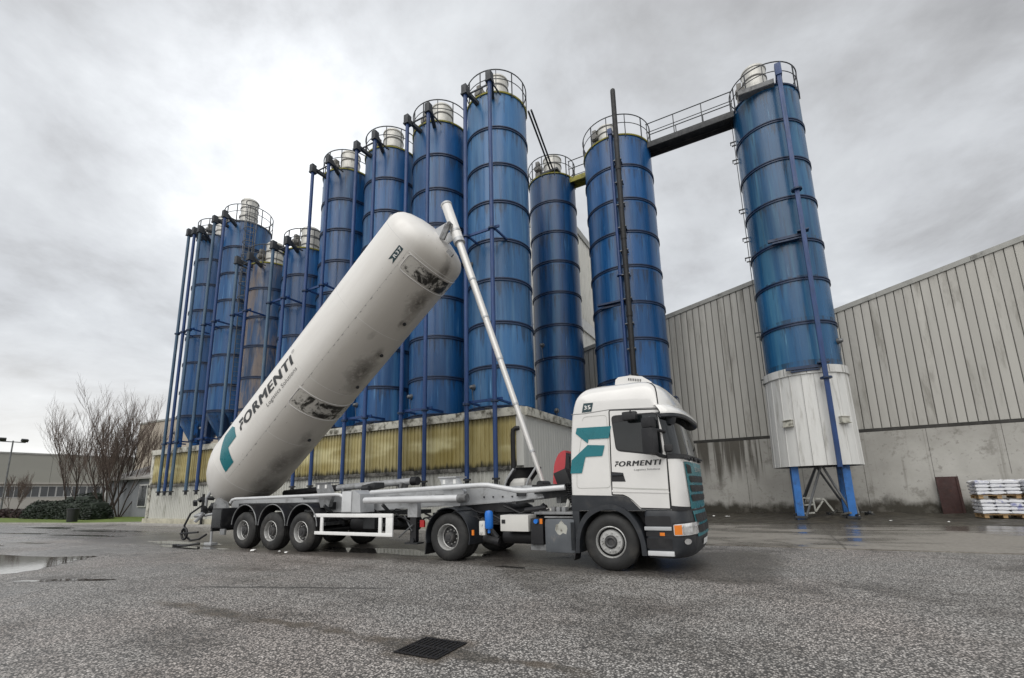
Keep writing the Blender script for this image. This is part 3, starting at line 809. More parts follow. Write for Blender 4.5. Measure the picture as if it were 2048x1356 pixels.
mb = MB(); mb.box((-.3, -1.85, 10.45), (1.5, .2, .09), rz=-.02); mb.box((-.3, -1.75, 10.3), (1.2, .15, .08)); mb.build('pipe_bracket', MT['bluering'], s7, world=False)
mb = MB()
for z in (4.6, 5.0, 5.4, 5.7): mb.box((1.95, -.35, z), (.3, .5, .03))
for yy in (-.6, -.1): mb.box((2.1, yy, 5.1), (.03, .03, 1.2))
mb.build('side_grille', MT['bluering'], s7, world=False)
# silo 8
s8 = make_silo(1.66, 23.5, 'leaning-looking teal blue silo on the right with a white sheet metal skirt', 'blueteal', r=1.43, zb=6.0, zt=19.6, rings=[8.1, 10.04, 11.81, 13.86, 15.79, 17.75], rim='bluering', legs=(0, 6.0, 'legblue'), filt=(-.30, -.35), fz=1.1, motor=(-.98, -.35), sensors=((1.15, 7.3),))
mb = MB(); n = 40
prof = []
for k in range(n):
    a = 2*pi*k/n
    for da, dr in ((0, 0), (.14, 0), (.2, .035), (.26, 0.035), (.32, 0)):
        pass
def skirt_mb(r0, r1, z0, z1, nr=26):
    mb = MB(); P0 = []; P1 = []
    for k in range(nr):
        for f, dr in ((0, 0), (.62, 0), (.70, .028), (.92, .028)):
            a = 2*pi*(k+f)/nr
            P0.append(((r0+dr)*cos(a), (r0+dr)*sin(a), z0)); P1.append(((r1+dr)*cos(a), (r1+dr)*sin(a), z1))
    m_ = len(P0)
    mb.add(P0+P1, [[i, (i+1) % m_, m_+(i+1) % m_, m_+i] for i in range(m_)])
    mb.add([(0, 0, z1)]+P1, [[0, 1+i, 1+(i+1) % m_] for i in range(m_)])
    return mb
def skirt_panel(r0, r1, z0, z1, a0, a1):
    mb = MB(); P0 = []; P1 = []; Q0 = []; Q1 = []
    g = (a1-a0)
    for f, dr in ((.015, -.03), (.015, .012), (.06, .012), (.09, 0), (.30, 0), (.5, .0), (.7, 0), (.91, 0), (.94, .012), (.985, .012), (.985, -.03)):
        a = a0+g*f
        P0.append(((r0+dr)*cos(a), (r0+dr)*sin(a), z0)); P1.append(((r1+dr)*cos(a), (r1+dr)*sin(a), z1))
    m_ = len(P0); mb.add(P0+P1, [[i, i+1, m_+i+1, m_+i] for i in range(m_-1)]); mb.add(P0, [list(range(m_))]); mb.add(P1, [list(range(m_))])
    return mb
MB().lathe([(1.55, 2.25), (1.50, 5.95), (.001, 5.98)], 48).build('skirt_liner', MT['seam'], s8, world=False)
NP_ = 22
for k in range(NP_):
    part('skirt_panel', ('skp',), lambda: skirt_panel(1.61, 1.54, 2.2, 5.95, 0, 2*pi/NP_), MT['skirt'], s8, rot=(0, 0, 2*pi*k/NP_))
for k in range(12):
    part('skirt_fascia', ('skf',), lambda: MB().lathe([(1.52, 5.9), (1.60, 5.9), (1.59, 6.22), (1.45, 6.26), (1.45, 6.24)], 6, a0=.006, a1=2*pi/12-.006), MT['skirt'], s8, rot=(0, 0, 2*pi*k/12))
for a in (-2.15, -.88):
    vb = MB(); vb.box((0, 0, 0), (.36, .12, .22), bev=.01); vb.box((0, -.02, -.13), (.42, .18, .03)); vb.box((0, -.02, .12), (.40, .16, .025))
    o = vb.build('vent_box', MT['fascia'], s8, world=False); o.location = (1.64*cos(a), 1.64*sin(a), 3.95); o.rotation_euler = (0, 0, a+pi/2)
mb = MB(); mb.box((.62, -1.72, 13.2), (.001, .001, .001))
mb = MB(); mb.box((.6, -1.78, 10.9), (.17, .17, 17.6), bev=.015); mb.box((.6, -1.78, 19.95), (.26, .26, .6), bev=.03); mb.box((.6, -1.3, 19.9), (.2, .9, .2))
fp = mb.build('fill_pipe', MT['pipe'], s8, world=False)
for z in (13.9, 5.6):
    MB().lathe([(.05, -.035), (.21, -.035), (.21, .035), (.05, .035)], 16, c=(.6, -1.78, z)).build('pipe_flange', MT['bluering'], fp, world=True).location = (0, 0, 0)
for z in (11.9, 6.15):
    mb = MB(); mb.box((-.05, -1.62, z), (1.35, .12, .12)); mb.box((-.05, -1.55, z-.12), (1.0, .2, .07)); mb.box((.6, -1.7, z+.1), (.42, .3, .05)); mb.build('pipe_bracket', MT['bluering'], s8, world=False)
mb = MB(); mb.box((-.35, -1.45, 19.56), (1.5, .42, .10), rz=.04, bev=.02); mb.box((-.35, -1.66, 19.64), (1.5, .03, .22), rz=.04)
mb.build('platform_tray', MT['rimgrey'], s8, world=False)
mb = MB(); mb.cyl((-1.50, -.3, 6.1), (-1.50, -.3, 19.4), .016, n=6)
for z in (8.3, 12.0, 13.0, 14.5, 17.2, 18.2, 6.1):
    mb.box((-1.55, -.3, z), (.26, .05, .05)); mb.box((-1.66, -.3, z-.06), (.04, .05, .16)); mb.box((-1.52, -.3, z-.2), (.2, .05, .05))
mb.build('earthing_cable', MT['darksteel'], s8, world=False)
mb = MB()
for (a, b) in (((-.72, -.95, .1), (.05, -.95, 2.2)), ((0.1, -.95, 2.2), (.95, -.9, .1)), ((-1.0, 1.0, .1), (0, 1.05, 2.2)), ((.05, 1.05, 2.2), (1.05, 1., .1)), ((-.1, -.9, 2.2), (-.9, .9, .15)), ((1.05, -1, .1), (1.05, .9, 2.1))):
    mb.cyl(a, b, .045, n=8)
mb.build('leg_brace', MT['galv'], s8, world=False)
mb = MB()
for k in range(4):
    a = pi/4+k*pi/2; mb.box((1.23*cos(a), 1.23*sin(a), .19), (.42, .42, .1), bev=.01)
mb.build('foot_plate', MT['darksteel'], s8, world=False)

# catwalks joining the silo tops
def catwalk(x0, x1, y0, y1, z, label, m):
    t = thing('catwalk', ((x0+x1)/2, (y0+y1)/2, z), label, 'walkway', 'catwalks between silo tops')
    n = max(2, int((x1-x0)/.5))
    for k in range(n):
        a = x0+(x1-x0)*k/n; b = x0+(x1-x0)*(k+1)/n
        MB().cbox(a+.0005, b-.0005, y0+.028, y1-.04, z-.04, z-.005).build('floor_plate', MT[m], t)
    for yy in (y0, y1):
        MB().cbox(x0, x1, yy-.03, yy+.03, z-.30, z+.02, bev=.01).build('side_beam', MT[m], t)
        mb = MB()
        k = max(1, round((x1-x0)/1.3))
        for h, rad in ((1.12, .026), (.6, .02)): mb.cyl((x0, yy, z+h), (x1, yy, z+h), rad, n=8)
        for i in range(k+1):
            xx = x0+.05+(x1-x0-.1)*i/k; mb.box((xx, yy, z+.55), (.045, .03, 1.1))
        mb.build('hand_rail', MT['raildark'], t)
    return t
catwalk(-3.9, .3, 22.75, 23.6, 19.55, 'long dark steel catwalk with handrails linking the wide silo to the teal silo', 'darksteel')
catwalk(-8.6, -7.35, 23.3, 23.95, 19.55, 'short yellow edged catwalk between navy silo and wide silo', 'yellow')
t = thing('transfer_chute', (-9.3, 20, 19.8), 'dark twin beam chute slanting from the pale silo top to the navy silo', 'chute')
for dx in (-.06, .10): 
    MB().cyl((-8.55+dx, 18.1, 20.0), (-9.45+dx, 22.9, 20.0), .05, n=8).build('beam', MT['raildark'], t)
MB().box((-9.45, 22.7, 19.85), (1.0, .5, .12)).build('landing_plate', MT['raildark'], t)

# ------------------------------------------------------------------ annex building
AX0, AX1, AY0, AY1 = -34.75, -7.88, 15.23, 22.3
an = thing('annex_building', ((AX0+AX1)/2, (AY0+AY1)/2, 0), 'low long shed under the silo row with yellowed panels above ribbed cream sheet', 'shed')
def rib_mb(wd, z0, z1, nr, depth=.035, slope=0):
    """trapezoid sheet, local x 0..wd, faces -y"""
    xs = []
    p = wd/nr
    for k in range(nr):
        for f, d in ((0, 0), (.50, 0), (.60, -depth), (.88, -depth), (.98, 0)):
            xs.append(((k+f)*p, d))
    xs.append((wd, 0))
    mb = MB(); n = len(xs)
    mb.add([(a, d, z0) for a, d in xs]+[(a, d, z1) for a, d in xs], [[i, i+1, n+i+1, n+i] for i in range(n-1)])
    mb.add([(0, .03, z0), (wd, .03, z0), (wd, .03, z1), (0, .03, z1)], [[0, 1, 2, 3]])
    return mb
NS = 27; wd = (AX1-.3-AX0-.3)/NS
for k in range(NS):
    X = AX0+.3+k*wd
    part('wall_sheet', ('ws',), lambda: rib_mb(wd-.004, .36, 2.27, 5), MT['sheet'], an, Vector((X, AY0, 0))-an.location, smooth=20)
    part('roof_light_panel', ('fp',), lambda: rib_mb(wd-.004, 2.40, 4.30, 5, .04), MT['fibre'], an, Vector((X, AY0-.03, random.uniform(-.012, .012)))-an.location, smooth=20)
for k in range(9):
    a = AX0+k*(AX1-AX0)/9; b = AX0+(k+1)*(AX1-AX0)/9
    MB().cbox(a+.006, b-.006, AY0-.13, AY0+.1, 4.28, 4.60, bev=.01).build('fascia', MT['fascia'], an)
    MB().cbox(a+.003, b-.003, AY0-.11, AY0+.02, 2.26, 2.41, bev=.008).build('mid_trim', MT['trimdirty'], an)
MB().cbox(AX0, AX0+.3, AY0-.06, AY0+.3, .1, 4.28, bev=.01).build('corner_post', MT['fascia'], an)
MB().cbox(AX1-.3, AX1, AY0-.06, AY0+.3, .1, 4.28, bev=.01).build('corner_post', MT['endsheet'], an)
MB().cbox(AX0-.10, AX1+.1, AY0-.16, AY1, .0, .37, bev=.02).build('plinth', MT['plinth'], an)
MB().cbox(AX0-.6, AX1+.1, AY0-.75, AY1, -.2, .10, bev=.02).build('footing', MT['kerb'], an)
MB().cbox(AX0+.05, AX1-.05, AY0+.06, AY1, .1, 4.42).build('core', MT['seam'], an)
MB().cbox(AX0+.1, AX1-.1, AY0+.1, AY1, 4.42, 4.46).build('roof', MT['rimgrey'], an)
ne = 7; we = (AY1-AY0-.3)/ne
for k in range(ne):
    part('end_wall_sheet', ('ew',), lambda: rib_mb(we-.004, .36, 4.30, 4, .009), MT['endsheet'], an, Vector((AX1-.03, AY0+.3+k*we, 0))-an.location, rot=(0, 0, pi/2), smooth=20)
for k in range(3):
    a = AY0-.13+k*(AY1-AY0)/3; b = a+(AY1-AY0)/3
    MB().cbox(AX1-.1, AX1+.1, a+.24*(k == 0), b-.008, 4.28, 4.60, bev=.01).build('fascia', MT['fascia'], an)
for sx in (-9.88, -13.24, -16.64, -20.02):
    MB().lathe([(1.5, 4.45), (1.72, 4.46), (1.66, 4.58), (1.46, 4.74), (1.44, 4.80)], 48, c=(sx, SY, 0)).build('roof_collar', MT['darksteel'], an)
mb = MB(); mb.tube([(-8.28, 15.1, .5), (-8.28, 15.1, 3.55), (-8.26, 15.1, 3.72), (-8.18, 15.12, 3.78), (-8.05, 15.2, 3.78)], .085, 12)
mb.lathe([(.085, -.06), (.105, -.06), (.105, .06), (.085, .06)], 14, c=(-8.28, 15.1, 2.1))
mb.build('downpipe', MT['blackpipe'], an)
mb = MB(); mb.cyl((-28.0, 14.95, .05), (-28.0, 14.95, 1.75), .07, n=10); mb.cyl((-28, 14.95, .02), (-28, 14.95, .12), .22, .12, n=12)
mb.build('downpipe', MT['blackpipe'], an)
mb = MB(); mb.box((-7.2, 15.17, 2.02), (.0, .0, .0)); 
MB().cbox(-8.6, -8.42, 15.16, 15.2, 1.72, 1.9).build('wall_box', MT['whiteold'], an)
# flakes of dirt and sheet offcuts lying on the fascia
for k in range(7):
    X = -19+k*1.6+random.uniform(-.3, .3)
    MB().box((X, AY0+.25, 4.68), (random.uniform(.4, .9), .25, .05), rot=(.25, random.uniform(-.3, .3), 0)).build('flashing_scrap', MT['darksteel'], an)

# ------------------------------------------------------------------ big hall (two gables, one wall plane)
HY = 27.2
hall = thing('hall_building', (2, 30, 0), 'big grey clad hall with two sloping rooflines behind the right hand silos', 'hall')
def roofz(x):
    return 12.34+(x-.19)*.2187 if x < 1.75 else 9.99+(x-3.73)*.2614
XS = -11.0; PWd = 1/3.
k = 0
while XS+k*PWd < 16:
    a = XS+k*PWd; b = a+PWd; k += 1
    if a < 1.75 < b: b = 1.75
    z0 = 3.98
    mb = MB(); g0 = .010
    za, zb_ = roofz(a+1e-4)-.05, roofz(b-1e-3)-.05
    pr = [(a+g0, HY), (a+g0+.012, HY-.028), (a+.11, HY-.034), (b-.11, HY-.034), (b-g0-.012, HY-.028), (b-g0, HY)]
    n = len(pr)
    zz = lambda x: za+(zb_-za)*(x-a)/(b-a)
    mb.add([(p, q, z0) for p, q in pr]+[(p, q, zz(p)) for p, q in pr], [[i, i+1, n+i+1, n+i] for i in range(n-1)]+[list(range(n)), list(range(n, 2*n))])
    mb.build('cladding_panel', MT['hall'], hall, smooth=0)
mb = MB()
mb.prism([(-11, 0.5), (1.74, .5), (1.74, roofz(1.74)-.1), (-11, roofz(-11)-.1)], HY+.02, HY+14, 'XZ')
mb.prism([(1.76, 0.5), (16, .5), (16, roofz(16)-.1), (1.76, roofz(1.76)-.1)], HY+.02, HY+14, 'XZ')
mb.build('core', MT['hallseam'], hall, smooth=0)
for a, b in ((-11, 1.74), (1.76, 16)):
    nseg = max(2, int((b-a)/3)); 
    for i in range(nseg):
        p = a+(b-a)*i/nseg; q = a+(b-a)*(i+1)/nseg-.01
        mb = MB(); mb.prism([(p, roofz(p+1e-4)-.14), (q, roofz(q)-.14), (q, roofz(q)+.10), (p, roofz(p+1e-4)+.10)], HY-.10, HY+.3, 'XZ')
        mb.build('verge_trim', MT['verge'], hall, smooth=0)
for i in range(9):
    a = -11+27*i/9; b = -11+27*(i+1)/9-.006
    MB().cbox(a, b, HY-.09, HY+.02, 3.82, 3.95, bev=.01).build('gutter', MT['gutter'], hall)
for i in range(11):
    a = -11+27*i/11; b = -11+27*(i+1)/11-.016
    MB().cbox(a, b, HY-.16, HY+.02, -.1, 3.81+.0).build('concrete_panel', MT['concrete'], hall, smooth=0)
MB().cbox(-10.95, 15.9, HY-.13, HY+.015, -.1, 3.80).build('panel_joint', MT['trimdirty'], hall, smooth=0)
for a, b, y_, z_ in ((6.9, 16, HY-.20, 1.72),):
    MB().cbox(a, b, y_, HY-.165, .0, z_).build('retaining_ledge', MT['concrete'], hall, smooth=0)

# tall block behind
tb = thing('tall_building', (-16, 40, 0), 'tall pale ribbed block seen between the navy and the wide blue silo', 'building')
nb = 30
for k in range(nb):
    part('cladding_panel', ('tb',), lambda: rib_mb(.994, 13.9, 20.6, 3, .05), MT['tallwall'], tb, Vector((-11, 28.2+k, 0))-tb.location, rot=(0, 0, pi/2), smooth=20)
for k in range(10):
    MB().cbox(-22, -10.88, 28.2+k*3.0, 28.2+(k+1)*3.0-.01, 20.55, 21.1).build('roof_edge', MT['verge'], tb, smooth=0)
MB().cbox(-22, -11.06, 28.2, 58.2, 0, 20.5).build('core', MT['tallwall'], tb, smooth=0)
MB().cbox(-22.02, -10.93, 28.18, 58.2, 13.0, 13.85).build('ledge_band', MT['farframe'], tb, smooth=0)

# ------------------------------------------------------------------ lettering
def text_mesh(body, shear=0., bold=0., cuts=0, space=1.):
    """2D verts/faces of built-in-font lettering, cap height 1, x from 0; returns verts, faces, width"""
    cu = bpy.data.curves.new('lettering', 'FONT'); cu.body = body; cu.shear = shear; cu.offset = bold; cu.resolution_u = 3; cu.space_character = space
    o = bpy.data.objects.new('lettering', cu); COL.objects.link(o)
    dg = bpy.context.evaluated_depsgraph_get(); dg.update()
    me = bpy.data.meshes.new_from_object(o.evaluated_get(dg))
    bpy.data.objects.remove(o); bpy.data.curves.remove(cu)
    bm = bmesh.new(); bm.from_mesh(me); bpy.data.meshes.remove(me)
    cap = .729
    for v in bm.verts: v.co = v.co/cap
    x0 = min(v.co.x for v in bm.verts)
    for v in bm.verts: v.co.x -= x0
    for k in range(cuts):
        y = (k+.5)/cuts
        bmesh.ops.bisect_plane(bm, geom=bm.verts[:]+bm.edges[:]+bm.faces[:], plane_co=(0, y, 0), plane_no=(0, 1, 0))
    bm.verts.index_update()
    vs = [(v.co.x, v.co.y) for v in bm.verts]; fs = [[v.index for v in f.verts] for f in bm.faces]
    bm.free()
    return vs, fs, max(v[0] for v in vs)
LOGO1 = [(-.56, 2.68), (.14, 2.66), (.08, 2.43), (-.33, 2.44), (-.35, 2.36), (-.59, 2.57)]
LOGO2 = [(-.35, 2.33), (-.01, 2.30), (-.07, 2.10), (-.41, 2.10), (-.5, 1.79), (-.735, 1.79), (-.70, 2.05)]
def heavy(mb, vs, fs, X, k, y0, h, fn, wt):
    n = 5 if wt else 1
    for i in range(n):
        dx = wt*h*(i/(n-1)-.5) if n > 1 else 0
        def lift(p, i=i):
            return p
        mb.add([fn(X+x*k+dx, y0+y*h+(0 if n < 2 else (.012*h*(1 if i % 2 else -1)))) for x, y in vs], fs)
        if i:
            m_ = len(vs)
            c = Vector(LIFT)*i
            for j in range(len(mb.v)-m_, len(mb.v)): mb.v[j] = tuple(Vector(mb.v[j])+c)
LIFT = (0, -.0006, 0)
def word_mark(mb, x0, x1, y0, h, fn, shear=.22, step=.05, cuts=0, wt=.17):
    """FORMENTI with its cut-cornered first letter"""
    vs, fs, w_ = text_mesh('ORMENTI', shear, 0., cuts, 1.16)
    fw = .82*h
    gx = x0+fw+.03*h
    k = (x1-gx)/w_
    heavy(mb, vs, fs, gx, k, y0, h, fn, wt)
    for L in (LOGO1, LOGO2):
        p = [(x0+(x+.735)/.875*fw*1.0, y0+(z-1.79)/.89*h) for x, z in L]
        mb.decal(p, fn, step)
    return mb
def caption(mb, body, x0, x1, y0, h, fn, shear=.15, bold=0., cuts=0):
    vs, fs, w_ = text_mesh(body, shear, 0., cuts, 1+bold*4)
    heavy(mb, vs, fs, x0, (x1-x0)/w_, y0, h, fn, bold*4)
    return mb

# ------------------------------------------------------------------ tractor unit
TY = 9.93
tr = thing('truck_tractor', (-2.76, TY, 0), 'white cab tractor unit with teal logo parked in front of the silos', 'truck')
def lerp_t(tab, z):
    if z <= tab[0][0]: return tab[0][1]
    for (a, p), (b, q) in zip(tab, tab[1:]):
        if z <= b: return p+(q-p)*(z-a)/(b-a)
    return tab[-1][1]
class Hull:
    def __init__(s, W, F, B, fr=.34, n=3.): s.W, s.F, s.B, s.fr, s.n = W, F, B, fr, n
    def w(s, z): return lerp_t(s.W, z)
    def xf(s, z): return lerp_t(s.F, z)
    def xb(s, z): return lerp_t(s.B, z)
    def side(s, x, z, off=0.):
        w, xc = s.w(z), s.xf(z)-s.fr
        t = min(.9999, max(0, (x-xc)/s.fr)); y = w*(1-t**s.n)**(1/s.n)
        # outward offset mostly in y, near the nose in x as well
        return (x+off*t**2, -(y+off*(1-.6*t**4)), z)
    def th(s, a, z, off=0.):
        w, xf = s.w(z)+off*.6, s.xf(z)+off
        ca, sa = abs(cos(a)), abs(sin(a)); fr = s.fr+off*.4
        return (xf-fr+fr*ca**(2/s.n), math.copysign(w*sa**(2/s.n), a), z)
    def outline(s, z, nb=6):
        w, xb, xc = s.w(z), s.xb(z), s.xf(z)-s.fr
        p = [(xb, 0)]; rb = min(.07, w*.4)
        p += [(xb, -(w-rb)*.5)]
        p += [(xb+rb-rb*cos(t*pi/2/4), -(w-rb)-rb*sin(t*pi/2/4)) for t in range(5)]
        p += [(xb+rb+(xc-xb-rb)*k/nb, -w) for k in range(1, nb)]
        N = 18
        for k in range(N+1):
            a = -pi/2*(1-k/N); ca, sa = abs(cos(a)), abs(sin(a))
            p.append((xc+s.fr*ca**(2/s.n), -w*sa**(2/s.n)))
        q = [(x, -y) for x, y in p[1:-1]][::-1]
        return p+q
    def loft(s, zs):
        mb = MB(); R_ = [[(x, y, z) for x, y in s.outline(z)] for z in zs]; n = len(R_[0])
        mb.add([v for r_ in R_ for v in r_], [[j*n+i, j*n+(i+1) % n, (j+1)*n+(i+1) % n, (j+1)*n+i] for j in range(len(zs)-1) for i in range(n)]+[list(range(n))[::-1], [(len(zs)-1)*n+i for i in range(n)]])
        return mb
cabH = Hull([(1.0, 1.20), (1.4, 1.21), (2.9, 1.205), (3.0, 1.20), (3.1, 1.195), (3.2, 1.185), (3.3, 1.165), (3.38, 1.13), (3.45, 1.07), (3.50, .98), (3.55, .82), (3.58, .6), (3.60, .35)],
            [(1.0, 1.45), (1.9, 1.44), (2.06, 1.40), (2.5, 1.35), (2.9, 1.27), (3.11, 1.23), (3.3, 1.15), (3.42, 1.05), (3.50, .94), (3.56, .8), (3.60, .55)],
            [(1.0, -.75), (1.85, -.75), (2.43, -.72), (2.94, -.665), (3.1, -.63), (3.24, -.59), (3.33, -.54), (3.4, -.48), (3.45, -.42), (3.5, -.33), (3.55, -.2), (3.58, -.08), (3.60, .05)])
B = lambda mb, name, m, par=None, smooth=35: mb.build(name, MT[m], par or tr, world=False, smooth=smooth)
B(cabH.loft([1.07, 1.2, 1.4, 1.7, 1.9, 2.06, 2.3, 2.6, 2.9, 2.97, 3.03, 3.1, 3.17, 3.24, 3.30, 3.36, 3.41, 3.45, 3.49, 3.53, 3.57, 3.60]), 'cab_shell', 'white')
sd = lambda off: (lambda x, z: cabH.side(x, z, off))
def ribbon(pts, wd, fn, step=.06):
    mb = MB()
    for (a, b) in zip(pts, pts[1:]):
        a = Vector(a); b = Vector(b); L = (b-a).length; d = (b-a)/L; nn = Vector((-d.y, d.x))*wd/2; k = max(1, int(L/step))
        vs = []
        for i in range(k+1):
            p = a.lerp(b, i/k); vs += [fn(*(p+nn)), fn(*(p-nn))]
        mb.add(vs, [[2*i, 2*i+1, 2*i+3, 2*i+2] for i in range(k)])
    return mb
def rounded(pts, r=.05, k=4):
    out = []; n = len(pts)
    for i in range(n):
        p0, p1, p2 = (Vector(pts[(i-1) % n]), Vector(pts[i]), Vector(pts[(i+1) % n]))
        a = (p0-p1); b = (p2-p1); rr = min(r, a.length*.45, b.length*.45)
        A = p1+a.normalized()*rr; C_ = p1+b.normalized()*rr
        for t in range(k+1):
            u = t/k; out.append(tuple(A*(1-u)**2+p1*2*u*(1-u)+C_*u*u))
    return out
def smooth_poly(p, k=3):
    o = []
    for i in range(len(p)-1):
        p0 = Vector(p[max(0, i-1)]); p1 = Vector(p[i]); p2 = Vector(p[i+1]); p3 = Vector(p[min(len(p)-1, i+2)])
        for t in range(k):
            u = t/k; o.append(tuple(.5*((2*p1)+(p2-p0)*u+(2*p0-5*p1+4*p2-p3)*u*u+(3*p1-p0-3*p2+p3)*u**3)))
    return o+[p[-1]]
# lower dark trim
trim = [(-.74, 1.375), (.05, 1.35), (.28, 1.34), (.40, 1.29), (.48, 1.21), (.58, 1.10), (1.13, 1.085), (1.13, 1.075), (-.74, 1.075)]
B(MB().decal(trim, sd(.012)), 'lower_trim', 'plastic')
B(MB().cbox(-.74, -.60, -1.21, -.7, .55, 1.08, bev=.02), 'lower_trim', 'plastic')
mbx = MB().decal([(-.74, 1.375), (.05, 1.35), (.28, 1.34), (.40, 1.29), (.48, 1.21), (.58, 1.10), (1.13, 1.085), (1.13, 1.075), (-.74, 1.075)], lambda x, z: (lambda q: (q[0], -q[1], q[2]))(cabH.side(x, z, .012)))
B(mbx, 'lower_trim', 'plastic')
# door and corner panel with shut lines
DOOR = [(.115, 2.95), (.13, 2.97), (1.04, 2.90), (1.06, 2.88), (1.125, 2.05), (1.115, 1.10), (.60, 1.115), (.47, 1.25), (.40, 1.305), (.28, 1.355), (.075, 1.365)]
B(ribbon(DOOR+[DOOR[0]], .022, sd(.004)), 'shut_line', 'seam', smooth=0)
door = B(MB().decal([(x+(.014 if x < .3 else -.014), z+(.014 if z < 1.5 else -.014)) for x, z in DOOR], sd(.008), .07), 'door', 'white')
WIN = [(.165, 2.83), (1.0, 2.815), (1.045, 2.07), (.225, 2.20)]
B(MB().decal(rounded([(.145, 2.86), (1.02, 2.845), (1.07, 2.035), (.205, 2.175)], .09), sd(.011)), 'window_seal', 'black', door)
B(MB().decal(rounded(WIN, .07), sd(.016)), 'side_window', 'glass', door)
B(MB().decal([(.165, 2.80), (.18, 2.83), (.55, 2.83), (.55, 2.735), (.17, 2.72)], sd(.022)), 'wind_deflector', 'black', door)
B(MB().decal([(.09, 1.79), (.31, 1.765), (.35, 1.60), (.08, 1.61)], sd(.012)), 'handle_recess', 'black', door)
mbh = MB().box((.2, -1.235, 1.735), (.22, .03, .04), bev=.012); B(mbh, 'handle', 'plastic', door)
B(word_mark(MB(), .165, 1.02, 1.885, .098, sd(.0135), step=.03), 'lettering', 'decalblack', door, smooth=0)
B(caption(MB(), 'Logistics Solutions', .52, .99, 1.795, .036, sd(.0135)), 'small_lettering', 'decalgrey', door, smooth=0)
B(ribbon([(.10, 1.50), (.5, 1.47), (1.10, 1.44)], .02, sd(.0125)), 'dirt_line', 'endsheet', door)
B(MB().decal([(.08, 1.455), (1.115, 1.40), (1.115, 1.375), (.08, 1.42)], sd(.020)), 'rub_strip', 'white', door)
for L in (LOGO1, LOGO2): B(MB().decal(L, sd(.0135), .06), 'logo', 'teal', smooth=40)
t35 = [(-.4, 3.165), (-.2, 3.16), (-.24, 2.985), (-.44, 2.98)]
bd = B(MB().decal(t35, sd(.008), .04), 'number_tag', 'tagdark')
B(caption(MB(), '35', -.385, -.255, 3.035, .08, sd(.014), .0, .02), 'lettering', 'decalwhite', bd, smooth=0)
B(ribbon([(-.67, 2.965), (-.4, 2.955), (.12, 2.985), (1.05, 2.925)], .012, sd(.004)), 'roof_seam', 'decalgrey')
B(ribbon(rounded([(-.43, 2.89), (.06, 2.885), (.06, 1.50), (-.62, 1.50), (-.60, 1.9), (-.46, 2.55)], .08), .010, sd(.004)), 'panel_crease', 'endsheet')
B(ribbon(smooth_poly([(.80, 3.50), (.93, 3.42), (1.0, 3.30), (1.03, 3.12), (1.04, 3.0)], 4), .018, sd(.006)), 'roof_seam', 'seam')
B(ribbon([(1.128, 2.06), (1.128, 1.09)], .016, sd(.006)), 'shut_line', 'seam')
B(MB().decal([(1.13, 1.16), (1.46, 1.12), (1.47, 1.07), (1.13, 1.07)], sd(.010), .05), 'panel_gap', 'black')
# rear wall and far door glass are out of view; windscreen
def thp(off): return lambda a, z: cabH.th(a, z, off)
def th_poly(a0, a1, z0, z1, k=14):
    return [(a0+(a1-a0)*i/k, z0) for i in range(k+1)]+[(a1+(a0-a1)*i/k, z1) for i in range(k+1)]
def th_strip(H, a0, a1, prof, n=40):
    """sweep (off,z) profile along the nose"""
    mb = MB(); vs = []; m_ = len(prof)
    for i in range(n+1):
        a = a0+(a1-a0)*i/n
        for off, z in prof: vs.append(H.th(a, z, off))
    return mb.add(vs, [[i*m_+j, i*m_+j+1, (i+1)*m_+j+1, (i+1)*m_+j] for i in range(n) for j in range(m_-1)])
B(th_strip(cabH, -1.535, 1.535, [(.006, 1.98), (.006, 2.1), (.006, 2.4), (.006, 2.86)], 60), 'windscreen_seal', 'black')
B(th_strip(cabH, -1.49, 1.49, [(.012, 2.07), (.012, 2.3), (.012, 2.6), (.012, 2.80)], 60), 'windscreen', 'glass')
mbw = MB()
for y0, y1 in ((-.95, -.15), (-.2, .6), (.1, .95)):
    mbw.tube([(cabH.th(0, 2.0)[0]+.02, y0, 2.0), (cabH.th(0, 2.03)[0]+.045, (y0+y1)/2, 2.035), (cabH.th(0, 2.03)[0]+.03, y1, 2.03)], .018, 6)
for y0 in (-1.0, -.6, -.1, .5): mbw.box((1.43, y0, 1.985), (.08, .14, .05), bev=.01)
B(mbw, 'wiper', 'black')
# visor
B(th_strip(cabH, -1.545, 1.545, [(.01, 2.985), (.09, 2.97), (.16, 2.89), (.185, 2.825), (.18, 2.80), (.15, 2.81)], 60), 'sun_visor', 'white')
B(th_strip(cabH, -1.545, 1.545, [(.175, 2.812), (.17, 2.745), (.14, 2.725), (.06, 2.80), (.01, 2.84)], 60), 'visor_lip', 'plastic')
mb = MB(); mb.box((1.22, -1.10, 2.70), (.17, .14, .17), rot=(0, .35, -.5), bev=.05); mb.cyl((1.22, -1.08, 2.75), (1.2, -1.0, 2.9), .025)
B(mb, 'kerb_mirror', 'plastic')
mb = MB(); mb.cyl((.57, -1.26, 2.82), (.6, -1.5, 2.86), .02); mb.cyl((.57, -1.2, 2.84), (.57, -1.4, 2.84), .03); mb.box((.56, -1.40, 2.79), (.26, .18, .16), bev=.04)
B(mb, 'side_mirror', 'black')
mb = MB(); mb.box((.90, -1.44, 2.63), (.21, .20, .20), rot=(0, 0, -.35), bev=.06); mb.box((.90, -1.44, 2.30), (.23, .20, .48), rot=(0, 0, -.35), bev=.06)
mb.tube([(1.12, -1.2, 2.47), (1.05, -1.34, 2.49), (.95, -1.42, 2.49)], .03, 8); mb.tube([(1.10, -1.2, 2.02), (1.03, -1.36, 2.04), (.96, -1.44, 2.10)], .035, 8)
B(mb, 'side_mirror', 'black')
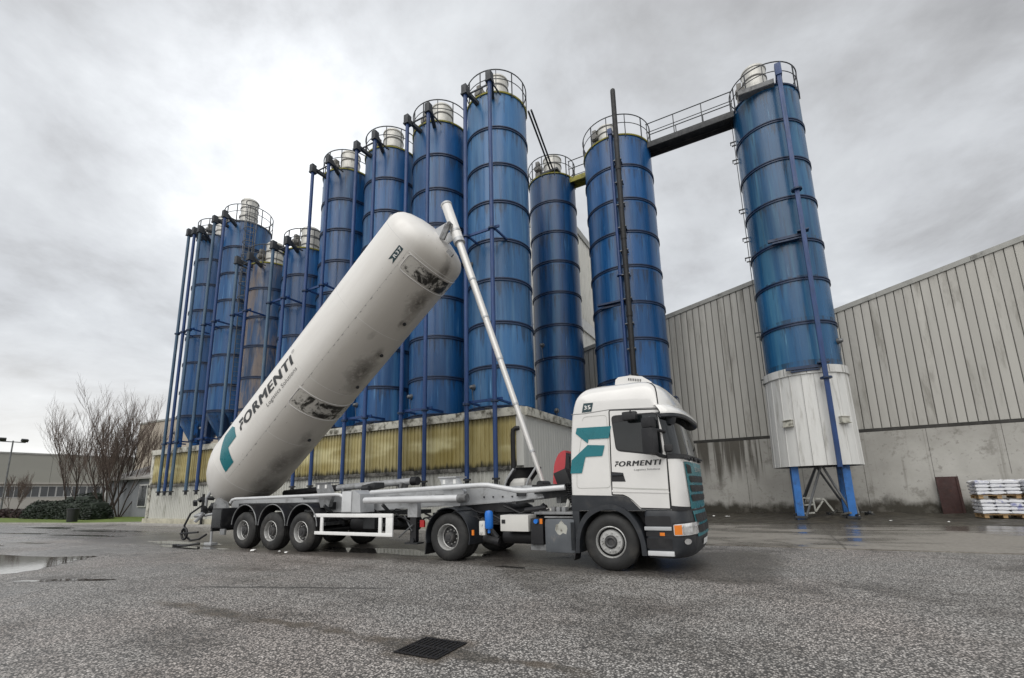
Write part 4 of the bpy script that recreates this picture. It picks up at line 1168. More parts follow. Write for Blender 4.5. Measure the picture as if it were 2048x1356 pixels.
mb = MB(); mb.box((.90, 1.44, 2.63), (.21, .20, .20), rot=(0, 0, .35), bev=.06); mb.box((.90, 1.44, 2.30), (.23, .20, .48), rot=(0, 0, .35), bev=.06); mb.tube([(1.12, 1.2, 2.47), (1.05, 1.34, 2.49), (.95, 1.42, 2.49)], .03, 8)
B(mb, 'side_mirror', 'black')
mb = MB(); mb.box((1.17, -1.24, 2.17), (.14, .10, .13), bev=.03); B(mb, 'mirror_foot', 'black')
# roof air conditioner
mb = MB(); mb.prism([(.02, 3.50), (.06, 3.74), (.12, 3.79), (.38, 3.795), (.62, 3.74), (.80, 3.60), (.82, 3.48)], -.42, .42, 'XZ')
ac = B(mb, 'air_conditioner', 'white', smooth=50)
for k in range(8): B(MB().box((.34+k*.035, -.424, 3.715-.008*k), (.014, .012, .05), rot=(0, .1, 0)), 'vent_slot', 'seam', ac, 0)
B(MB().cyl((.93, -1.06, 3.24), (.93, -1.11, 3.22), .022, n=12), 'side_marker', 'black')
# grille
gp = lambda off: (lambda y, z: (cabH.th(math.copysign(math.asin(min(1, abs(y)/cabH.w(z))**1.5), y), z, off)))
gr = B(MB().decal([(-.98, 1.93), (.98, 1.93), (.93, 1.5), (.88, 1.09), (-.88, 1.09), (-.93, 1.5)], gp(.016), .09), 'grille', 'teal')
for z0, z1 in ((1.56, 1.68), (1.39, 1.51), (1.22, 1.34)):
    B(MB().decal(rounded([(-.86, z1), (.86, z1), (.80, z0), (-.80, z0)], .05), gp(.024), .07), 'grille_slot', 'black', gr)
    for zz in (z0+.035, z0+.075): B(ribbon([(-.78, zz), (.78, zz)], .010, gp(.032)), 'grille_bar', 'darksteel', gr)
B(MB().decal(rounded([(-.93, 1.89), (-.70, 1.86), (-.66, 1.72), (-.9, 1.72)], .03), gp(.024), .05), 'air_intake', 'black', gr)
B(caption(MB(), 'SCANIA', -.36, .36, 1.76, .09, gp(.024), 0, .02), 'badge', 'chrome', gr, 0)
# bumper
bmH = Hull([(.25, 1.17), (.34, 1.22), (.6, 1.235), (1.0, 1.235), (1.08, 1.21)], [(.25, 1.34), (.30, 1.40), (.36, 1.45), (.6, 1.485), (.8, 1.48), (1.08, 1.45)], [(0, .64), (2, .64)], fr=.38, n=2.8)
bp = B(bmH.loft([.26, .29, .33, .40, .5, .6, .7, .8, .92, 1.0, 1.075]), 'bumper', 'plastic')
bs_ = lambda off: (lambda x, z: bmH.side(x, z, off))
for z0, z1 in ((.82, .98), (.42, .60)):
    B(MB().decal(rounded([(.66, z1), (1.10, z1), (1.10, z0), (.66, z0)], .03), bs_(.006), .06), 'step_recess', 'black', bp)
B(MB().decal([(.66, .705), (1.10, .705), (1.10, .635), (.66, .635)], bs_(.006), .06), 'marker_strip', 'black', bp)
B(MB().cbox(.64, 1.11, -1.265, -1.15, .735, .80, bev=.012), 'step', 'silver', bp); B(MB().cbox(.67, 1.12, -1.26, -1.05, .305, .385, bev=.012), 'step', 'tube', bp)
B(MB().decal([(.90, .70), (.985, .70), (.985, .645), (.90, .645)], bs_(.014), .05), 'side_indicator', 'orange', bp)
B(MB().decal(rounded([(1.115, .865), (1.47, .885), (1.475, .63), (1.115, .625)], .03), bs_(.008), .05), 'headlight_bezel', 'black', bp)
hl = B(MB().decal(rounded([(1.14, .84), (1.46, .86), (1.462, .655), (1.14, .65)], .03), bs_(.018), .04), 'headlight', 'lens')
B(MB().decal([(1.155, .825), (1.27, .832), (1.27, .668), (1.155, .665)], bs_(.024), .04), 'indicator', 'orange', hl)
B(MB().decal([(1.29, .82), (1.31, .82), (1.31, .67), (1.29, .67)], bs_(.024), .04), 'lamp_divider', 'chrome', hl)
bq = lambda off: (lambda y, z: bmH.th(math.copysign(math.asin(min(1, abs(y)/bmH.w(z))**1.4), y), z, off))
B(MB().decal([(x, z) for x, z in rounded([(.86, .85), (1.14, .85), (1.16, .66), (.88, .66)], .03)], bq(.02), .05), 'headlight', 'lens')
B(MB().decal([(1.335+.045*cos(t*.4), .545+.05*sin(t*.4)) for t in range(16)], bs_(.012), .04), 'fog_lamp', 'lens', bp)
lg = B(MB().decal([(-.80, 1.05), (.80, 1.05), (.74, .60), (-.74, .60)], bq(.014), .08), 'lower_grille', 'teal', bp)
B(MB().decal(rounded([(-.74, .99), (.74, .99), (.69, .84), (-.69, .84)], .04), bq(.022), .07), 'grille_slot', 'black', bp)
B(MB().decal(rounded([(-.70, .80), (.70, .80), (.65, .66), (-.65, .66)], .04), bq(.022), .07), 'grille_slot', 'black', bp)
B(MB().decal([(-.26, .53), (.26, .53), (.26, .42), (-.26, .42)], bq(.02), .07), 'licence_plate', 'decalwhite', bp)
# front arch
OUT = [(-.68, .30), (-.665, .55), (-.605, .78), (-.47, 1.0), (-.26, 1.135), (0, 1.19), (.23, 1.15), (.43, 1.0), (.56, .8), (.635, .57), (.66, .30)]
INN = [(-.60, .30), (-.585, .54), (-.525, .75), (-.40, .935), (-.215, 1.055), (0, 1.10), (.20, 1.06), (.37, .935), (.485, .75), (.555, .54), (.575, .30)]
O2, I2 = smooth_poly(OUT), smooth_poly(INN)
for y0, y1 in ((-1.285, -.86), (.86, 1.285)):
    mb = MB(); n = len(O2); A = [(x, y0, z) for x, z in O2]+[(x, y0, z) for x, z in I2]+[(x, y1, z) for x, z in O2]+[(x, y1, z) for x, z in I2]
    F_ = []
    for i in range(n-1):
        F_ += [[i, i+1, n+i+1, n+i], [2*n+i, 2*n+i+1, 3*n+i+1, 3*n+i], [i, i+1, 2*n+i+1, 2*n+i], [n+i, n+i+1, 3*n+i+1, 3*n+i]]
    F_ += [[0, n, 3*n, 2*n], [n-1, 2*n-1, 4*n-1, 3*n-1]]
    B(mb.add(A, F_), 'wheel_arch', 'plastic', smooth=40)
B(MB().cbox(-.68, .62, -.86, .86, .75, 1.07), 'engine_tunnel', 'black')
# --- wheels
def tyre_mb(Rr=.515, wd=.30, rr=.29):
    p = [(rr-.005, .05), (rr, .01), (rr+.05, -.012), (rr+.12, -.010), (Rr-.05, .012), (Rr-.018, .04), (Rr-.004, .06)]
    nsz = 4; a = .066
    step = (wd-.132)/(nsz*2+1)
    h = a
    for k in range(nsz*2+1):
        rr_ = Rr if k % 2 == 0 else Rr-.014
        d = step if k % 2 == 0 else step
        p += [(rr_, h), (rr_, h+d)]; h += d
    p += [(Rr-.004, wd-.06), (Rr-.018, wd-.04), (Rr-.05, wd-.012), (rr+.05, wd+.012), (rr, wd-.01), (rr-.005, wd-.05)]
    return MB().lathe(p, 56, 'Y')
def disc_holes(mb, r, rad, h, n, ph=0):
    for k in range(n):
        t = 2*pi*k/n+ph; mb.cyl((r*cos(t), h, r*sin(t)), (r*cos(t), h-.008, r*sin(t)), rad, n=10)
    return mb
def nuts(r, h, n=10, rad=.017, L=.035):
    mb = MB()
    for k in range(n):
        t = 2*pi*k/n+.15; mb.cyl((r*cos(t), h, r*sin(t)), (r*cos(t), h-L, r*sin(t)), rad, rad*.8, n=8)
    return mb
RIMS = {
 'steer': ([(.285, .06), (.288, .012), (.275, .004), (.262, .02), (.256, .06)], 'rim', .165, .026, [(.118, .034), (.105, .024), (.1, -.005), (.085, -.012), (.06, .0), (.055, .02), (.001, .02)]),
 'drive': ([(.285, .06), (.288, .012), (.275, .002), (.264, .02), (.250, .155), (.235, .165)], 'rim', .150, .168, [(.235, .165), (.12, .172), (.115, .06), (.10, .04), (.055, .035), (.05, .02), (.001, .02)]),
 'trailer': ([(.285, .06), (.288, .012), (.275, .002), (.264, .02), (.252, .11), (.24, .12)], 'rim', .168, .125, [(.24, .12), (.13, .125), (.12, .05), (.11, .035), (.06, .03), (.055, .01), (.001, .01)]),
}
def wheel(par, x, y, z, kind, wd=.30, flip=False, Rr=.515, spin=0.):
    e = bpy.data.objects.new('wheel', None); COL.objects.link(e); e.parent = par; e.location = (x, y, z); e.rotation_euler = (0, spin, pi if flip else 0)
    part('tyre', ('tyre', Rr, wd), lambda: tyre_mb(Rr, wd), MT['tyre'], e)
    rp, m_, nr, nh, hub = RIMS[kind]
    part('rim', ('rim', kind), lambda: MB().lathe(rp, 40, 'Y'), MT['rim'], e)
    if kind == 'steer':
        part('rim_well', ('well',), lambda: MB().lathe([(.256, .06), (.25, .10), (.20, .10)], 40, 'Y'), MT['seam'], e)
        part('wheel_disc', ('disc',), lambda: MB().lathe([(.224, .09), (.222, .05), (.208, .026), (.125, .02), (.115, .035)], 40, 'Y'), MT['rim'], e)
    part('hub', ('hub', kind), lambda: MB().lathe(hub, 32, 'Y'), MT['rimdark'], e)
    part('wheel_nut', ('nuts', kind), lambda: nuts(nr, nh), MT['chrome' if kind == 'steer' else 'rim'], e)
    part('hand_hole', ('holes', kind), lambda: disc_holes(MB(), .205 if kind != 'steer' else .236, .026 if kind != 'steer' else .018, .165 if kind == 'drive' else (.119 if kind == 'trailer' else .088), 8 if kind != 'steer' else 10, .3), MT['seam'], e)['kind'] = 'stuff'
    return e
wheel(tr, 0, -1.245, .51, 'steer', .31)
wheel(tr, 0, 1.245, .51, 'steer', .31, True)
DX = -6.47+2.76
wheel(tr, DX, -1.245, .51, 'drive', .28, spin=.4)
wheel(tr, DX, 1.245, .51, 'drive', .28, True)
for yy, fl in ((-.93, False), (.93, True)):
    o = part('inner_tyre', ('tyre', .515, .28), lambda: tyre_mb(.515, .28), MT['tyre'], tr, (DX, yy, .51), rot=(0, 0, pi if fl else 0))
B(MB().cyl((DX, -.9, .51), (DX, .9, .51), .14, n=14).cyl((DX, -.2, .51), (DX, .2, .51), .28, n=16).cyl((0, -1, .48), (0, 1, .48), .07), 'axle', 'black')
# chassis
for yy in (-.42, .42): B(MB().cbox(-4.75, .9, yy-.04, yy+.04, .74, 1.0), 'chassis_rail', 'darksteel')
B(MB().cbox(-4.7, -4.62, -.42, .42, .74, 1.0).cbox(-2.6, -2.5, -.42, .42, .74, 1.0), 'cross_member', 'darksteel')
B(MB().prism([(-4.15, 1.02), (-4.05, 1.16), (-3.75, 1.21), (-2.65, 1.21), (-2.5, 1.14), (-2.35, 1.02)], -.55, .55, 'XZ').cbox(-3.6, -2.9, -.6, .6, 1.0, 1.05), 'fifth_wheel', 'black')
B(MB().cbox(-1.6, -.72, -1.15, .9, 1.0, 1.05, bev=.01), 'deck_plate', 'silverdark')
for k in range(3): B(MB().box((-.98-.16*k, -1.0+.1*k, 1.09), (.08, .16, .10), bev=.01), 'deck_step', 'silverdark')
# fuel tank etc
ft = B(MB().cbox(-1.345, -.70, -1.235, -.62, .27, .93, bev=.09), 'fuel_tank', 'fueltank', smooth=40)
B(MB().cbox(-1.35, -.69, -1.2, -.64, .935, .965, bev=.01), 'tank_cover', 'silverdark', ft)
for k in range(6): B(MB().box((-.775+.013*k, -1.238, .60), (.006, .008, .52)), 'scuff_rib', 'plastic', ft, 0)
B(MB().decal([(-.98+.13*cos(t*.5)*(1+.25*sin(t*3.1)), .80+.12*sin(t*.5)*(1+.3*sin(t*2.3+1))) for t in range(12)], lambda x, z: (x, -1.2365, z-.06), .06), 'scrape', 'whiteold', ft)
sc = MB().cbox(-1.66, -1.38, -1.22, -.8, .42, .93, bev=.03)
ad = B(sc, 'additive_tank', 'black')
B(MB().cyl((-1.52, -1.22, .87), (-1.52, -1.265, .87), .045, n=16), 'blue_cap', 'bluecan', ad); B(MB().cbox(-1.44, -1.385, -1.235, -1.21, .82, .92), 'side_marker', 'orange', ad)
B(MB().cbox(-1.70, -1.30, -1.15, -.7, .30, .42, bev=.02), 'battery_box', 'silverdark')
tbx = B(MB().cbox(-2.355, -1.70, -1.235, -.85, .665, .99, bev=.012), 'tool_box', 'toolbox')
B(MB().cbox(-2.32, -2.235, -1.245, -1.23, .82, .90, bev=.004), 'lock', 'black', tbx)
mb = MB(); mb.lathe([(.001, .70), (.07, .71), (.088, .74), (.088, 1.03), (.07, 1.075), (.001, 1.09)], 20, c=(-2.63, -1.24, 0)); mb.cyl((-2.63, -1.24, .62), (-2.63, -1.24, .71), .03, n=8)
B(mb, 'water_canister', 'bluecan')
mb = MB(); mb.box((-2.80, -1.22, .72), (.15, .08, .30), bev=.035); mb.cyl((-2.8, -1.26, .80), (-2.8, -1.275, .80), .03, n=10); mb.cyl((-2.83, -1.26, .63), (-2.80, -1.285, .63), .025, n=10)
B(mb, 'white_coupling', 'toolbox')
B(MB().cyl((-2.5, -.75, .52), (-1.75, -.75, .52), .15, n=18).cyl((-2.6, -.3, .55), (-1.6, -.3, .55), .17, n=18).cyl((-2.9, -1.0, .5), (-2.55, -.95, .42), .09, n=12), 'air_tank', 'black', smooth=50)
B(MB().cyl((-2.95, -1.05, .9), (-2.6, -.95, .5), .06, n=10).cyl((-1.9, .2, .9), (-.8, -.1, .9), .12, n=12), 'exhaust_pipe', 'darksteel')
# drive fenders
def fender(x0, z0, rx, rz, y0, y1, a0, a1, th=.02, n=18):
    mb = MB(); vs = []
    for i in range(n+1):
        a = a0+(a1-a0)*i/n
        for rr, yy in ((0, y0), (0, y1), (th, y1), (th, y0)): vs.append((x0+(rx+rr)*cos(a), yy, z0+(rz+rr)*sin(a)))
    fs = [[i*4+j, i*4+(j+1) % 4, (i+1)*4+(j+1) % 4, (i+1)*4+j] for i in range(n) for j in range(4)]+[[0, 1, 2, 3], [n*4, n*4+1, n*4+2, n*4+3]]
    return mb.add(vs, fs)
for y0, y1 in ((-1.27, -.62), (.62, 1.27)):
    B(fender(DX, .52, .60, .62, y0, y1, R(62), R(118)), 'fender', 'plastic'); B(fender(DX, .52, .585, .60, y0, y1, R(-14), R(64)), 'fender', 'plastic'); B(fender(DX, .52, .585, .60, y0, y1, R(116), R(194)), 'fender', 'plastic')
B(MB().box((DX-.61, -.95, .28), (.02, .6, .32), rot=(0, .12, 0)), 'mud_flap', 'black'); B(MB().box((-.70, -1.08, .33), (.015, .3, .36), rot=(0, .2, 0)), 'mud_flap', 'black')
B(MB().box((DX+.66, -1.22, .62), (.05, .03, .11)), 'side_marker', 'orange')
# coiled air lines behind the cab
for yy, z1 in ((-.75, .95), (-.62, .9)):
    pts = []
    for i in range(160):
        t = i/159; a = t*2*pi*13; pts.append((-1.05+.22*t+.05*cos(a), yy+.05*sin(a), 1.62-.60*t))
    B(MB().tube(pts, .014, 5), 'air_hose', 'black', smooth=60)
B(MB().tube([(-1.0, -.7, 1.28), (-1.05, -.7, 1.12), (-1.3, -.72, 1.05), (-1.6, -.75, 1.08), (-1.85, -.75, 1.06)], .05, 8), 'intake_hose', 'toolbox')
B(MB().cyl((-2.0, -.75, 1.06), (-1.5, -.75, 1.12), .065, n=10).cyl((-1.78, -.75, 1.0), (-1.55, -.75, 1.18), .05, n=8), 'coupling_valve', 'black')

# ------------------------------------------------------------------ tipping tank trailer
tl = thing('tank_trailer', (-11, TY, 0), 'long white tank trailer tipped up on its hydraulic ram with black scuffs', 'tank trailer')
Tb = lambda mb, name, m, par=None, smooth=35: mb.build(name, MT[m], par or tl, world=True, smooth=smooth)
TA = R(38.3); TR = 1.266
tank = MB().lathe([(.001, -6.85), (.18, -6.85), (.20, -6.75), (.40, -6.60), (.66, -6.36), (.88, -6.08), (1.05, -5.76), (1.17, -5.4), (1.24, -5.1), (1.262, -4.93), (TR, -4.9), (TR, -4), (TR, -2), (TR, 0), (TR, 2), (TR, 4), (TR, 4.66), (1.258, 4.8), (1.23, 4.92), (1.17, 5.03), (1.07, 5.13), (.9, 5.22), (.6, 5.31), (.3, 5.36), (.001, 5.375)], 96, 'X').build('tank', MT['tank'], tl, world=False, smooth=30)
tank.location = Vector((-12, TY, 5.653))-tl.location; tank.rotation_euler = (0, -TA, 0)
K = lambda mb, name, m, smooth=35: mb.build(name, MT[m], tank, world=False, smooth=smooth)
def cyl_fn(off, r=TR): return lambda s, h: (s, -(r+off)*cos(h/TR), (r+off)*sin(h/TR))
D = lambda deg: R(deg)*TR
K(word_mark(MB(), -3.28, -.27, D(-4.2), .36, cyl_fn(.010), shear=.12, step=.06, cuts=6), 'lettering', 'decalblack', 0)
K(caption(MB(), 'Logistics Solutions', -1.93, -.30, D(-15.4), .125, cyl_fn(.010), .1, 0, 2), 'small_lettering', 'decalgrey', 0)
mb = MB(); ring = [(-.13+.06*cos(2*pi*k/20), D(12.2)+.06*sin(2*pi*k/20)) for k in range(21)]
mb = ribbon(ring, .012, cyl_fn(.010)); caption(mb, 'R', -.155, -.105, D(12.2)-.03, .06, cyl_fn(.010)); K(mb, 'registered_mark', 'decalgrey', 0)
K(MB().decal([(-3.48, D(12)), (-3.54, D(-3.7)), (-4.04, D(-4.6)), (-4.21, D(-26)), (-4.70, D(-26)), (-4.58, D(-6)), (-4.06, D(20)), (-3.62, D(20))], cyl_fn(.010), .06), 'logo', 'teal')
K(MB().decal([(4.03, D(-21.2)), (4.15, D(-25)), (4.02, D(-28.9)), (4.53, D(-28.2)), (4.53, D(-21))], cyl_fn(.008), .05), 'number_tag', 'tagdark')
K(caption(MB(), 'R37', 4.19, 4.50, D(-27.2), .095, cyl_fn(.013), .0, .02, 2), 'lettering', 'decalwhite', 0)
def band(s0, s1, a0, a1, nm):
    N = 30
    mb = MB().decal([(s0, D(a0))]+[(s1, D(a0))]+[(s1, D(a0+(a1-a0)*i/N)) for i in range(1, N+1)]+[(s0, D(a1-(a1-a0)*i/N)) for i in range(N)], cyl_fn(.005), .09)
    K(mb, 'wear_patch', 'scuff')
    loop = rounded([(s0-.05, D(a0+2.5)), (s1+.05, D(a0+2.5)), (s1+.05, D(a1)), (s0-.05, D(a1))], .12)
    K(MB().tube([cyl_fn(.006)(*p) for p in [q for q in smooth_poly(loop+[loop[0]], 10)]], .012, 5), 'patch_border', 'white')
band(4.10, 4.52, -40, -140, 1); band(-1.28, -.70, -36, -140, 2)
mb = MB()
for k in range(34):
    s_ = -4.2+k*.26+random.uniform(-.08, .08); L_ = random.choice([.02, .03, .05, .09])
    mb.add([cyl_fn(.004)(s_, D(-34.6)), cyl_fn(.004)(s_+L_, D(-34.7)), cyl_fn(.004)(s_+L_, D(-35.2)), cyl_fn(.004)(s_, D(-35.1))], [[0, 1, 2, 3]])
K(mb, 'rivet_mark', 'decalgrey', 0)
K(ribbon([(-4.85, D(-34.2)), (4.6, D(-34.2))], .003, cyl_fn(.003), .3), 'plate_seam', 'rimgrey', 0)
for s_ in (-4.9, -2.55, -.2, 2.2, 4.66): K(MB().lathe([(TR-.002, s_-.012), (TR+.0015, s_), (TR-.002, s_+.012)], 96, 'X'), 'weld_seam', 'white', 180)
for s_ in (-3.2, 0., 3.2):
    mb = MB().lathe([(.001, .16), (.24, .15), (.27, .10), (.27, -.03)], 24, c=(s_, 0, TR)); mb.box((s_+.28, 0, TR+.08), (.1, .08, .1)); K(mb, 'manhole_lid', 'silver')
for ph in (52, 66, 80, 95, 110):
    for s_ in (4.75,):
        mb = MB(); mb.box((s_, -1.29*cos(R(ph)), 1.29*sin(R(ph))), (.16, .07, .05), rot=(R(90-ph), 0, 0), bev=.01); K(mb, 'top_bracket', 'silver')
mb = MB()
mb.cyl((-4.7, -.35, TR+.02), (4.4, -.35, TR+.02), .02, n=6).cyl((-4.7, .35, TR+.02), (4.4, .35, TR+.02), .02, n=6); K(mb, 'walkway_rail', 'silver')
# belly fittings: sockets, lugs
for s_, ph in ((2.8, -91), (1.55, -96), (-2.25, -93), (.2, -100)):
    mb = MB(); p = cyl_fn(.02)(s_, D(ph)); mb.cyl(cyl_fn(-.02)(s_, D(ph)), cyl_fn(.035)(s_, D(ph)), .055, n=12); mb.cyl(cyl_fn(.03)(s_, D(ph)), cyl_fn(.06)(s_, D(ph)), .03, n=10); K(mb, 'belly_socket', 'darksteel')
# rear apron of the discharge cone
# hydraulic ram
ux = Vector((-7.47+4.66, 0, 9.72-1.60)); UL = ux.length; ud = ux/UL
P_ = lambda t: Vector((-4.66, TY, 1.60))+ud*t
zs = [1.60, 2.42, 3.60, 4.82, 6.02, 7.18, 8.40]; ts = [(z-1.60)/ud.z for z in zs]
rr = [.055, .065, .075, .085, .095, .105]
for k in range(6):
    o = Tb(MB().cyl(P_(ts[k]), P_(ts[k+1]), rr[k], n=20), 'ram_stage', 'rampaint')
    Tb(MB().cyl(P_(ts[k+1]-.05), P_(ts[k+1]), rr[k]+.012, n=20), 'stage_collar', 'silver', o)
brl = Tb(MB().cyl(P_(ts[6]), P_(UL), .150, n=24), 'ram_barrel', 'white')
Tb(MB().cyl(P_(UL-.02), P_(UL+.04), .165, n=24).cyl(P_(ts[6]-.02), P_(ts[6]+.12), .158, n=24).cyl(P_(ts[6]+.35), P_(ts[6]+.42), .158, n=24), 'barrel_collar', 'silver', brl)
c = P_(ts[6]+.55)
mb = MB()
for yy in (-.2, .2): Tb(MB().prism([(c.x-.50, c.z+.02), (c.x+.0, c.z+.12), (c.x+.07, c.z-.05), (c.x-.02, c.z-.16), (c.x-.50, c.z-.34)], TY+yy-.012, TY+yy+.012, 'XZ'), 'ram_bracket', 'silver')
mb.cyl((c.x, TY-.28, c.z), (c.x, TY+.28, c.z), .06, n=12); mb.box((c.x-.15, TY-.24, c.z-.2), (.2, .05, .45), rot=(0, .5, 0)); mb.box((c.x+.02, TY-.23, c.z-.9), (.26, .05, .1), rot=(0, .9, 0))
Tb(mb, 'ram_trunnion', 'silverdark')
mb = MB().cbox(-4.95, -4.35, TY-.35, TY+.35, 1.50, 1.58, bev=.01); mb.cyl((-4.66, TY-.22, 1.62), (-4.66, TY+.22, 1.62), .08, n=14); Tb(mb, 'ram_base', 'darksteel')
mb = MB().box((-5.35, TY+.1, 1.68), (.5, .4, .2), bev=.09); Tb(mb, 'white_cover', 'toolbox')
# main frame
FR = [(-15.9, 1.12), (-10.2, 1.04), (-8.5, 1.13), (-6.3, 1.21), (-5.0, 1.29), (-3.95, 1.40), (-3.9, 1.56), (-4.9, 1.60), (-6.0, 1.57), (-9, 1.52), (-15.9, 1.42)]
for y0, y1 in ((9.40, 9.46), (10.40, 10.46)): Tb(MB().prism(FR, y0, y1, 'XZ'), 'frame_rail', 'silver', smooth=0)
for y0 in (9.36, 10.36):
    mb = MB()
    for (a, b) in zip(FR[:6], FR[1:6]): 
        mb.box(((a[0]+b[0])/2, y0+.07, (a[1]+b[1])/2-.012), (math.hypot(b[0]-a[0], b[1]-a[1]), .18, .03), rot=(0, -math.atan2(b[1]-a[1], b[0]-a[0]), 0))
    Tb(mb, 'frame_flange', 'silver', smooth=0)
for x_ in (-15.8, -14.7, -13.4, -12, -10.7, -9.4, -8.0, -6.9, -5.2, -4.1): Tb(MB().cbox(x_-.05, x_+.05, 9.46, 10.40, 1.2, 1.42), 'cross_member', 'silverdark')
mb = MB().cbox(-4.6, -3.85, 9.3, 10.5, 1.40, 1.50).prism([(-4.35, 1.30), (-3.75, 1.36), (-3.7, 1.55), (-4.5, 1.58)], 9.3, 9.38, 'XZ'); Tb(mb, 'headboard', 'darksteel')
Tb(MB().cbox(-4.5, -3.75, 9.0, 10.8, 1.56, 1.60).box((-3.95, 9.5, 1.72), (.3, .35, .35), rot=(0, -.35, 0), bev=.03), 'connector_box', 'black')
mb = MB()
# red cowl leaning behind the cab
cw = [(-4.30, 1.62), (-4.26, 2.0), (-4.16, 2.24), (-4.04, 2.33), (-3.96, 2.30), (-3.98, 1.95), (-4.06, 1.62)]
Tb(MB().prism(smooth_poly(cw+[cw[0]], 3)[:-1], 9.65, 10.15, 'XZ'), 'red_cowl', 'red', smooth=50)
Tb(MB().prism([(-4.12, 1.58), (-3.97, 2.0), (-3.94, 2.28), (-3.88, 2.2), (-3.86, 1.58)], 9.6, 10.2, 'XZ'), 'cowl_back', 'black')
# tubes and pipes along the frame
Tb(MB().tube([(-14.95, 8.8, 1.33), (-14.86, 8.8, 1.42), (-14.7, 8.8, 1.45), (-10.2, 8.8, 1.505), (-10.08, 8.82, 1.49), (-9.98, 8.86, 1.42)], .045, 10), 'air_tube', 'tube', smooth=60)
Tb(MB().tube([(-9.0, 8.85, 1.53), (-8.3, 8.85, 1.55), (-5.75, 8.85, 1.625), (-5.5, 8.85, 1.62), (-4.85, 8.9, 1.495), (-4.6, 8.9, 1.485), (-3.75, 9.0, 1.53)], .055, 12), 'air_tube', 'tube', smooth=60)
o = Tb(MB().cyl((-9.15, 8.80, 1.335), (-6.25, 8.80, 1.35), .082, n=20), 'hose_tube', 'tube')
Tb(MB().cyl((-6.25, 8.80, 1.35), (-6.02, 8.80, 1.352), .100, n=20), 'tube_cap', 'silverdark', o); Tb(MB().cbox(-6.24, -6.17, 8.71, 8.73, 1.32, 1.39), 'cap_latch', 'black', o)
o = Tb(MB().cyl((-12.4, 10.75, 1.72), (-9.3, 10.75, 1.84), .10, n=18), 'hose_tube', 'silver')
Tb(MB().cyl((-9.3, 10.75, 1.84), (-9.08, 10.75, 1.845), .125, n=18), 'tube_cap', 'black', o)
Tb(MB().cyl((-15.2, 10.85, 1.60), (-12.4, 10.75, 1.72), .11, n=14), 'hose_tube', 'black')
for x_, z_ in ((-12.0, 1.66), (-9.6, 1.76)): Tb(MB().box((x_, 10.7, z_-.12), (.09, .3, .34), rot=(0, .3, 0)), 'tube_bracket', 'silverdark')
for x_ in (-11.6, -8.4, -7.0): Tb(MB().cbox(x_-.04, x_+.04, 8.82, 9.40, 1.38, 1.44), 'tube_bracket', 'silver')
# cabinet, saddles
cb = Tb(MB().prism([(-9.92, 1.04), (-9.92, 1.58), (-9.5, 1.60), (-9.28, 1.5), (-9.24, 1.04)], 8.74, 9.22, 'XZ'), 'valve_cabinet', 'silver', smooth=20)
Tb(MB().cbox(-9.90, -9.56, 8.715, 8.735, 1.06, 1.57, bev=.008), 'cabinet_door', 'tube', cb)
for x_, m_, y0 in ((-10.95, 'silverdark', 9.0), (-6.55, 'silver', 8.95)):
    mb = MB().prism([(x_-.36, 1.82), (x_+.12, 1.83), (x_+.34, 1.50), (x_+.22, 1.18), (x_-.10, 1.16), (x_-.22, 1.45)], y0, y0+.12, 'XZ').cbox(x_-.38, x_+.14, y0-.04, y0+.4, 1.82, 1.85)
    o = Tb(mb, 'tank_saddle', m_, smooth=20)
    for dx in (-.26, .04): Tb(MB().cbox(x_+dx, x_+dx+.07, y0-.006, y0, 1.68, 1.78), 'saddle_label', 'decalwhite', o)
mb = MB().cyl((-10.1, 9.6, 1.66), (-9.85, 9.6, 1.66), .07, n=10).box((-10.0, 9.9, 1.7), (.5, .4, .16), rot=(0, -.15, 0), bev=.02)
Tb(mb, 'air_valve', 'darksteel')
# curved saddle pad on the far side
pts = [(-5.52, 1.62), (-5.36, 1.90), (-5.28, 1.98)]
mb = MB()
N = 10
vs = []
for i in range(N+1):
    u = i/N; x_ = -5.62+.34*u; z_ = 1.60+.42*u**.8
    vs += [(x_, 9.75, z_), (x_+.42, 10.25, z_+.02), (x_+.42, 10.25, z_-.03), (x_, 9.75, z_-.05)]
mb.add(vs, [[i*4+j, i*4+(j+1) % 4, i*4+4+(j+1) % 4, i*4+4+j] for i in range(N) for j in range(4)])
Tb(mb, 'saddle_pad', 'black')
for x_ in (-5.02, -5.6): Tb(MB().tube([(x_, 9.72, 1.55), (x_+.08, 9.72, 1.75), (x_+.26, 9.74, 2.0)], .025, 6), 'pad_frame', 'silver')
mb = MB()
for x_ in (-5.95, -5.7, -5.45, -5.2): mb.cyl((x_, 9.40, 1.36), (x_, 9.38, 1.36), .02, n=8)
mb.box((-4.95, 9.36, 1.42), (.22, .06, .12), bev=.01); Tb(mb, 'frame_bolt', 'darksteel')
# side guard
GY = 8.74
sg = Tb(MB().cbox(-10.98, -8.16, GY, GY+.05, .92, 1.015, bev=.015), 'side_guard', 'whitebar')
Tb(MB().cbox(-10.98, -8.16, GY, GY+.05, .47, .555, bev=.015), 'guard_rail_lower', 'whitebar', sg)
for x0, x1 in ((-10.72, -10.62), (-8.62, -8.52), (-8.38, -8.16)): Tb(MB().cbox(x0, x1, GY+.005, GY+.045, .55, .93, bev=.01), 'guard_post', 'whitebar', sg)
for x_ in (-10.6, -8.5): Tb(MB().cbox(x_-.04, x_+.04, GY+.05, 9.42, .70, .78).box((x_, 9.1, .95), (.06, .06, .9), rot=(.9, 0, 0)), 'guard_arm', 'darksteel', sg)
Tb(MB().cyl((-10.2, 9.5, .72), (-8.9, 9.5, .72), .2, n=18).cyl((-9.6, 10.2, .70), (-8.6, 10.2, .7), .2, n=18), 'air_tank', 'black', smooth=50)
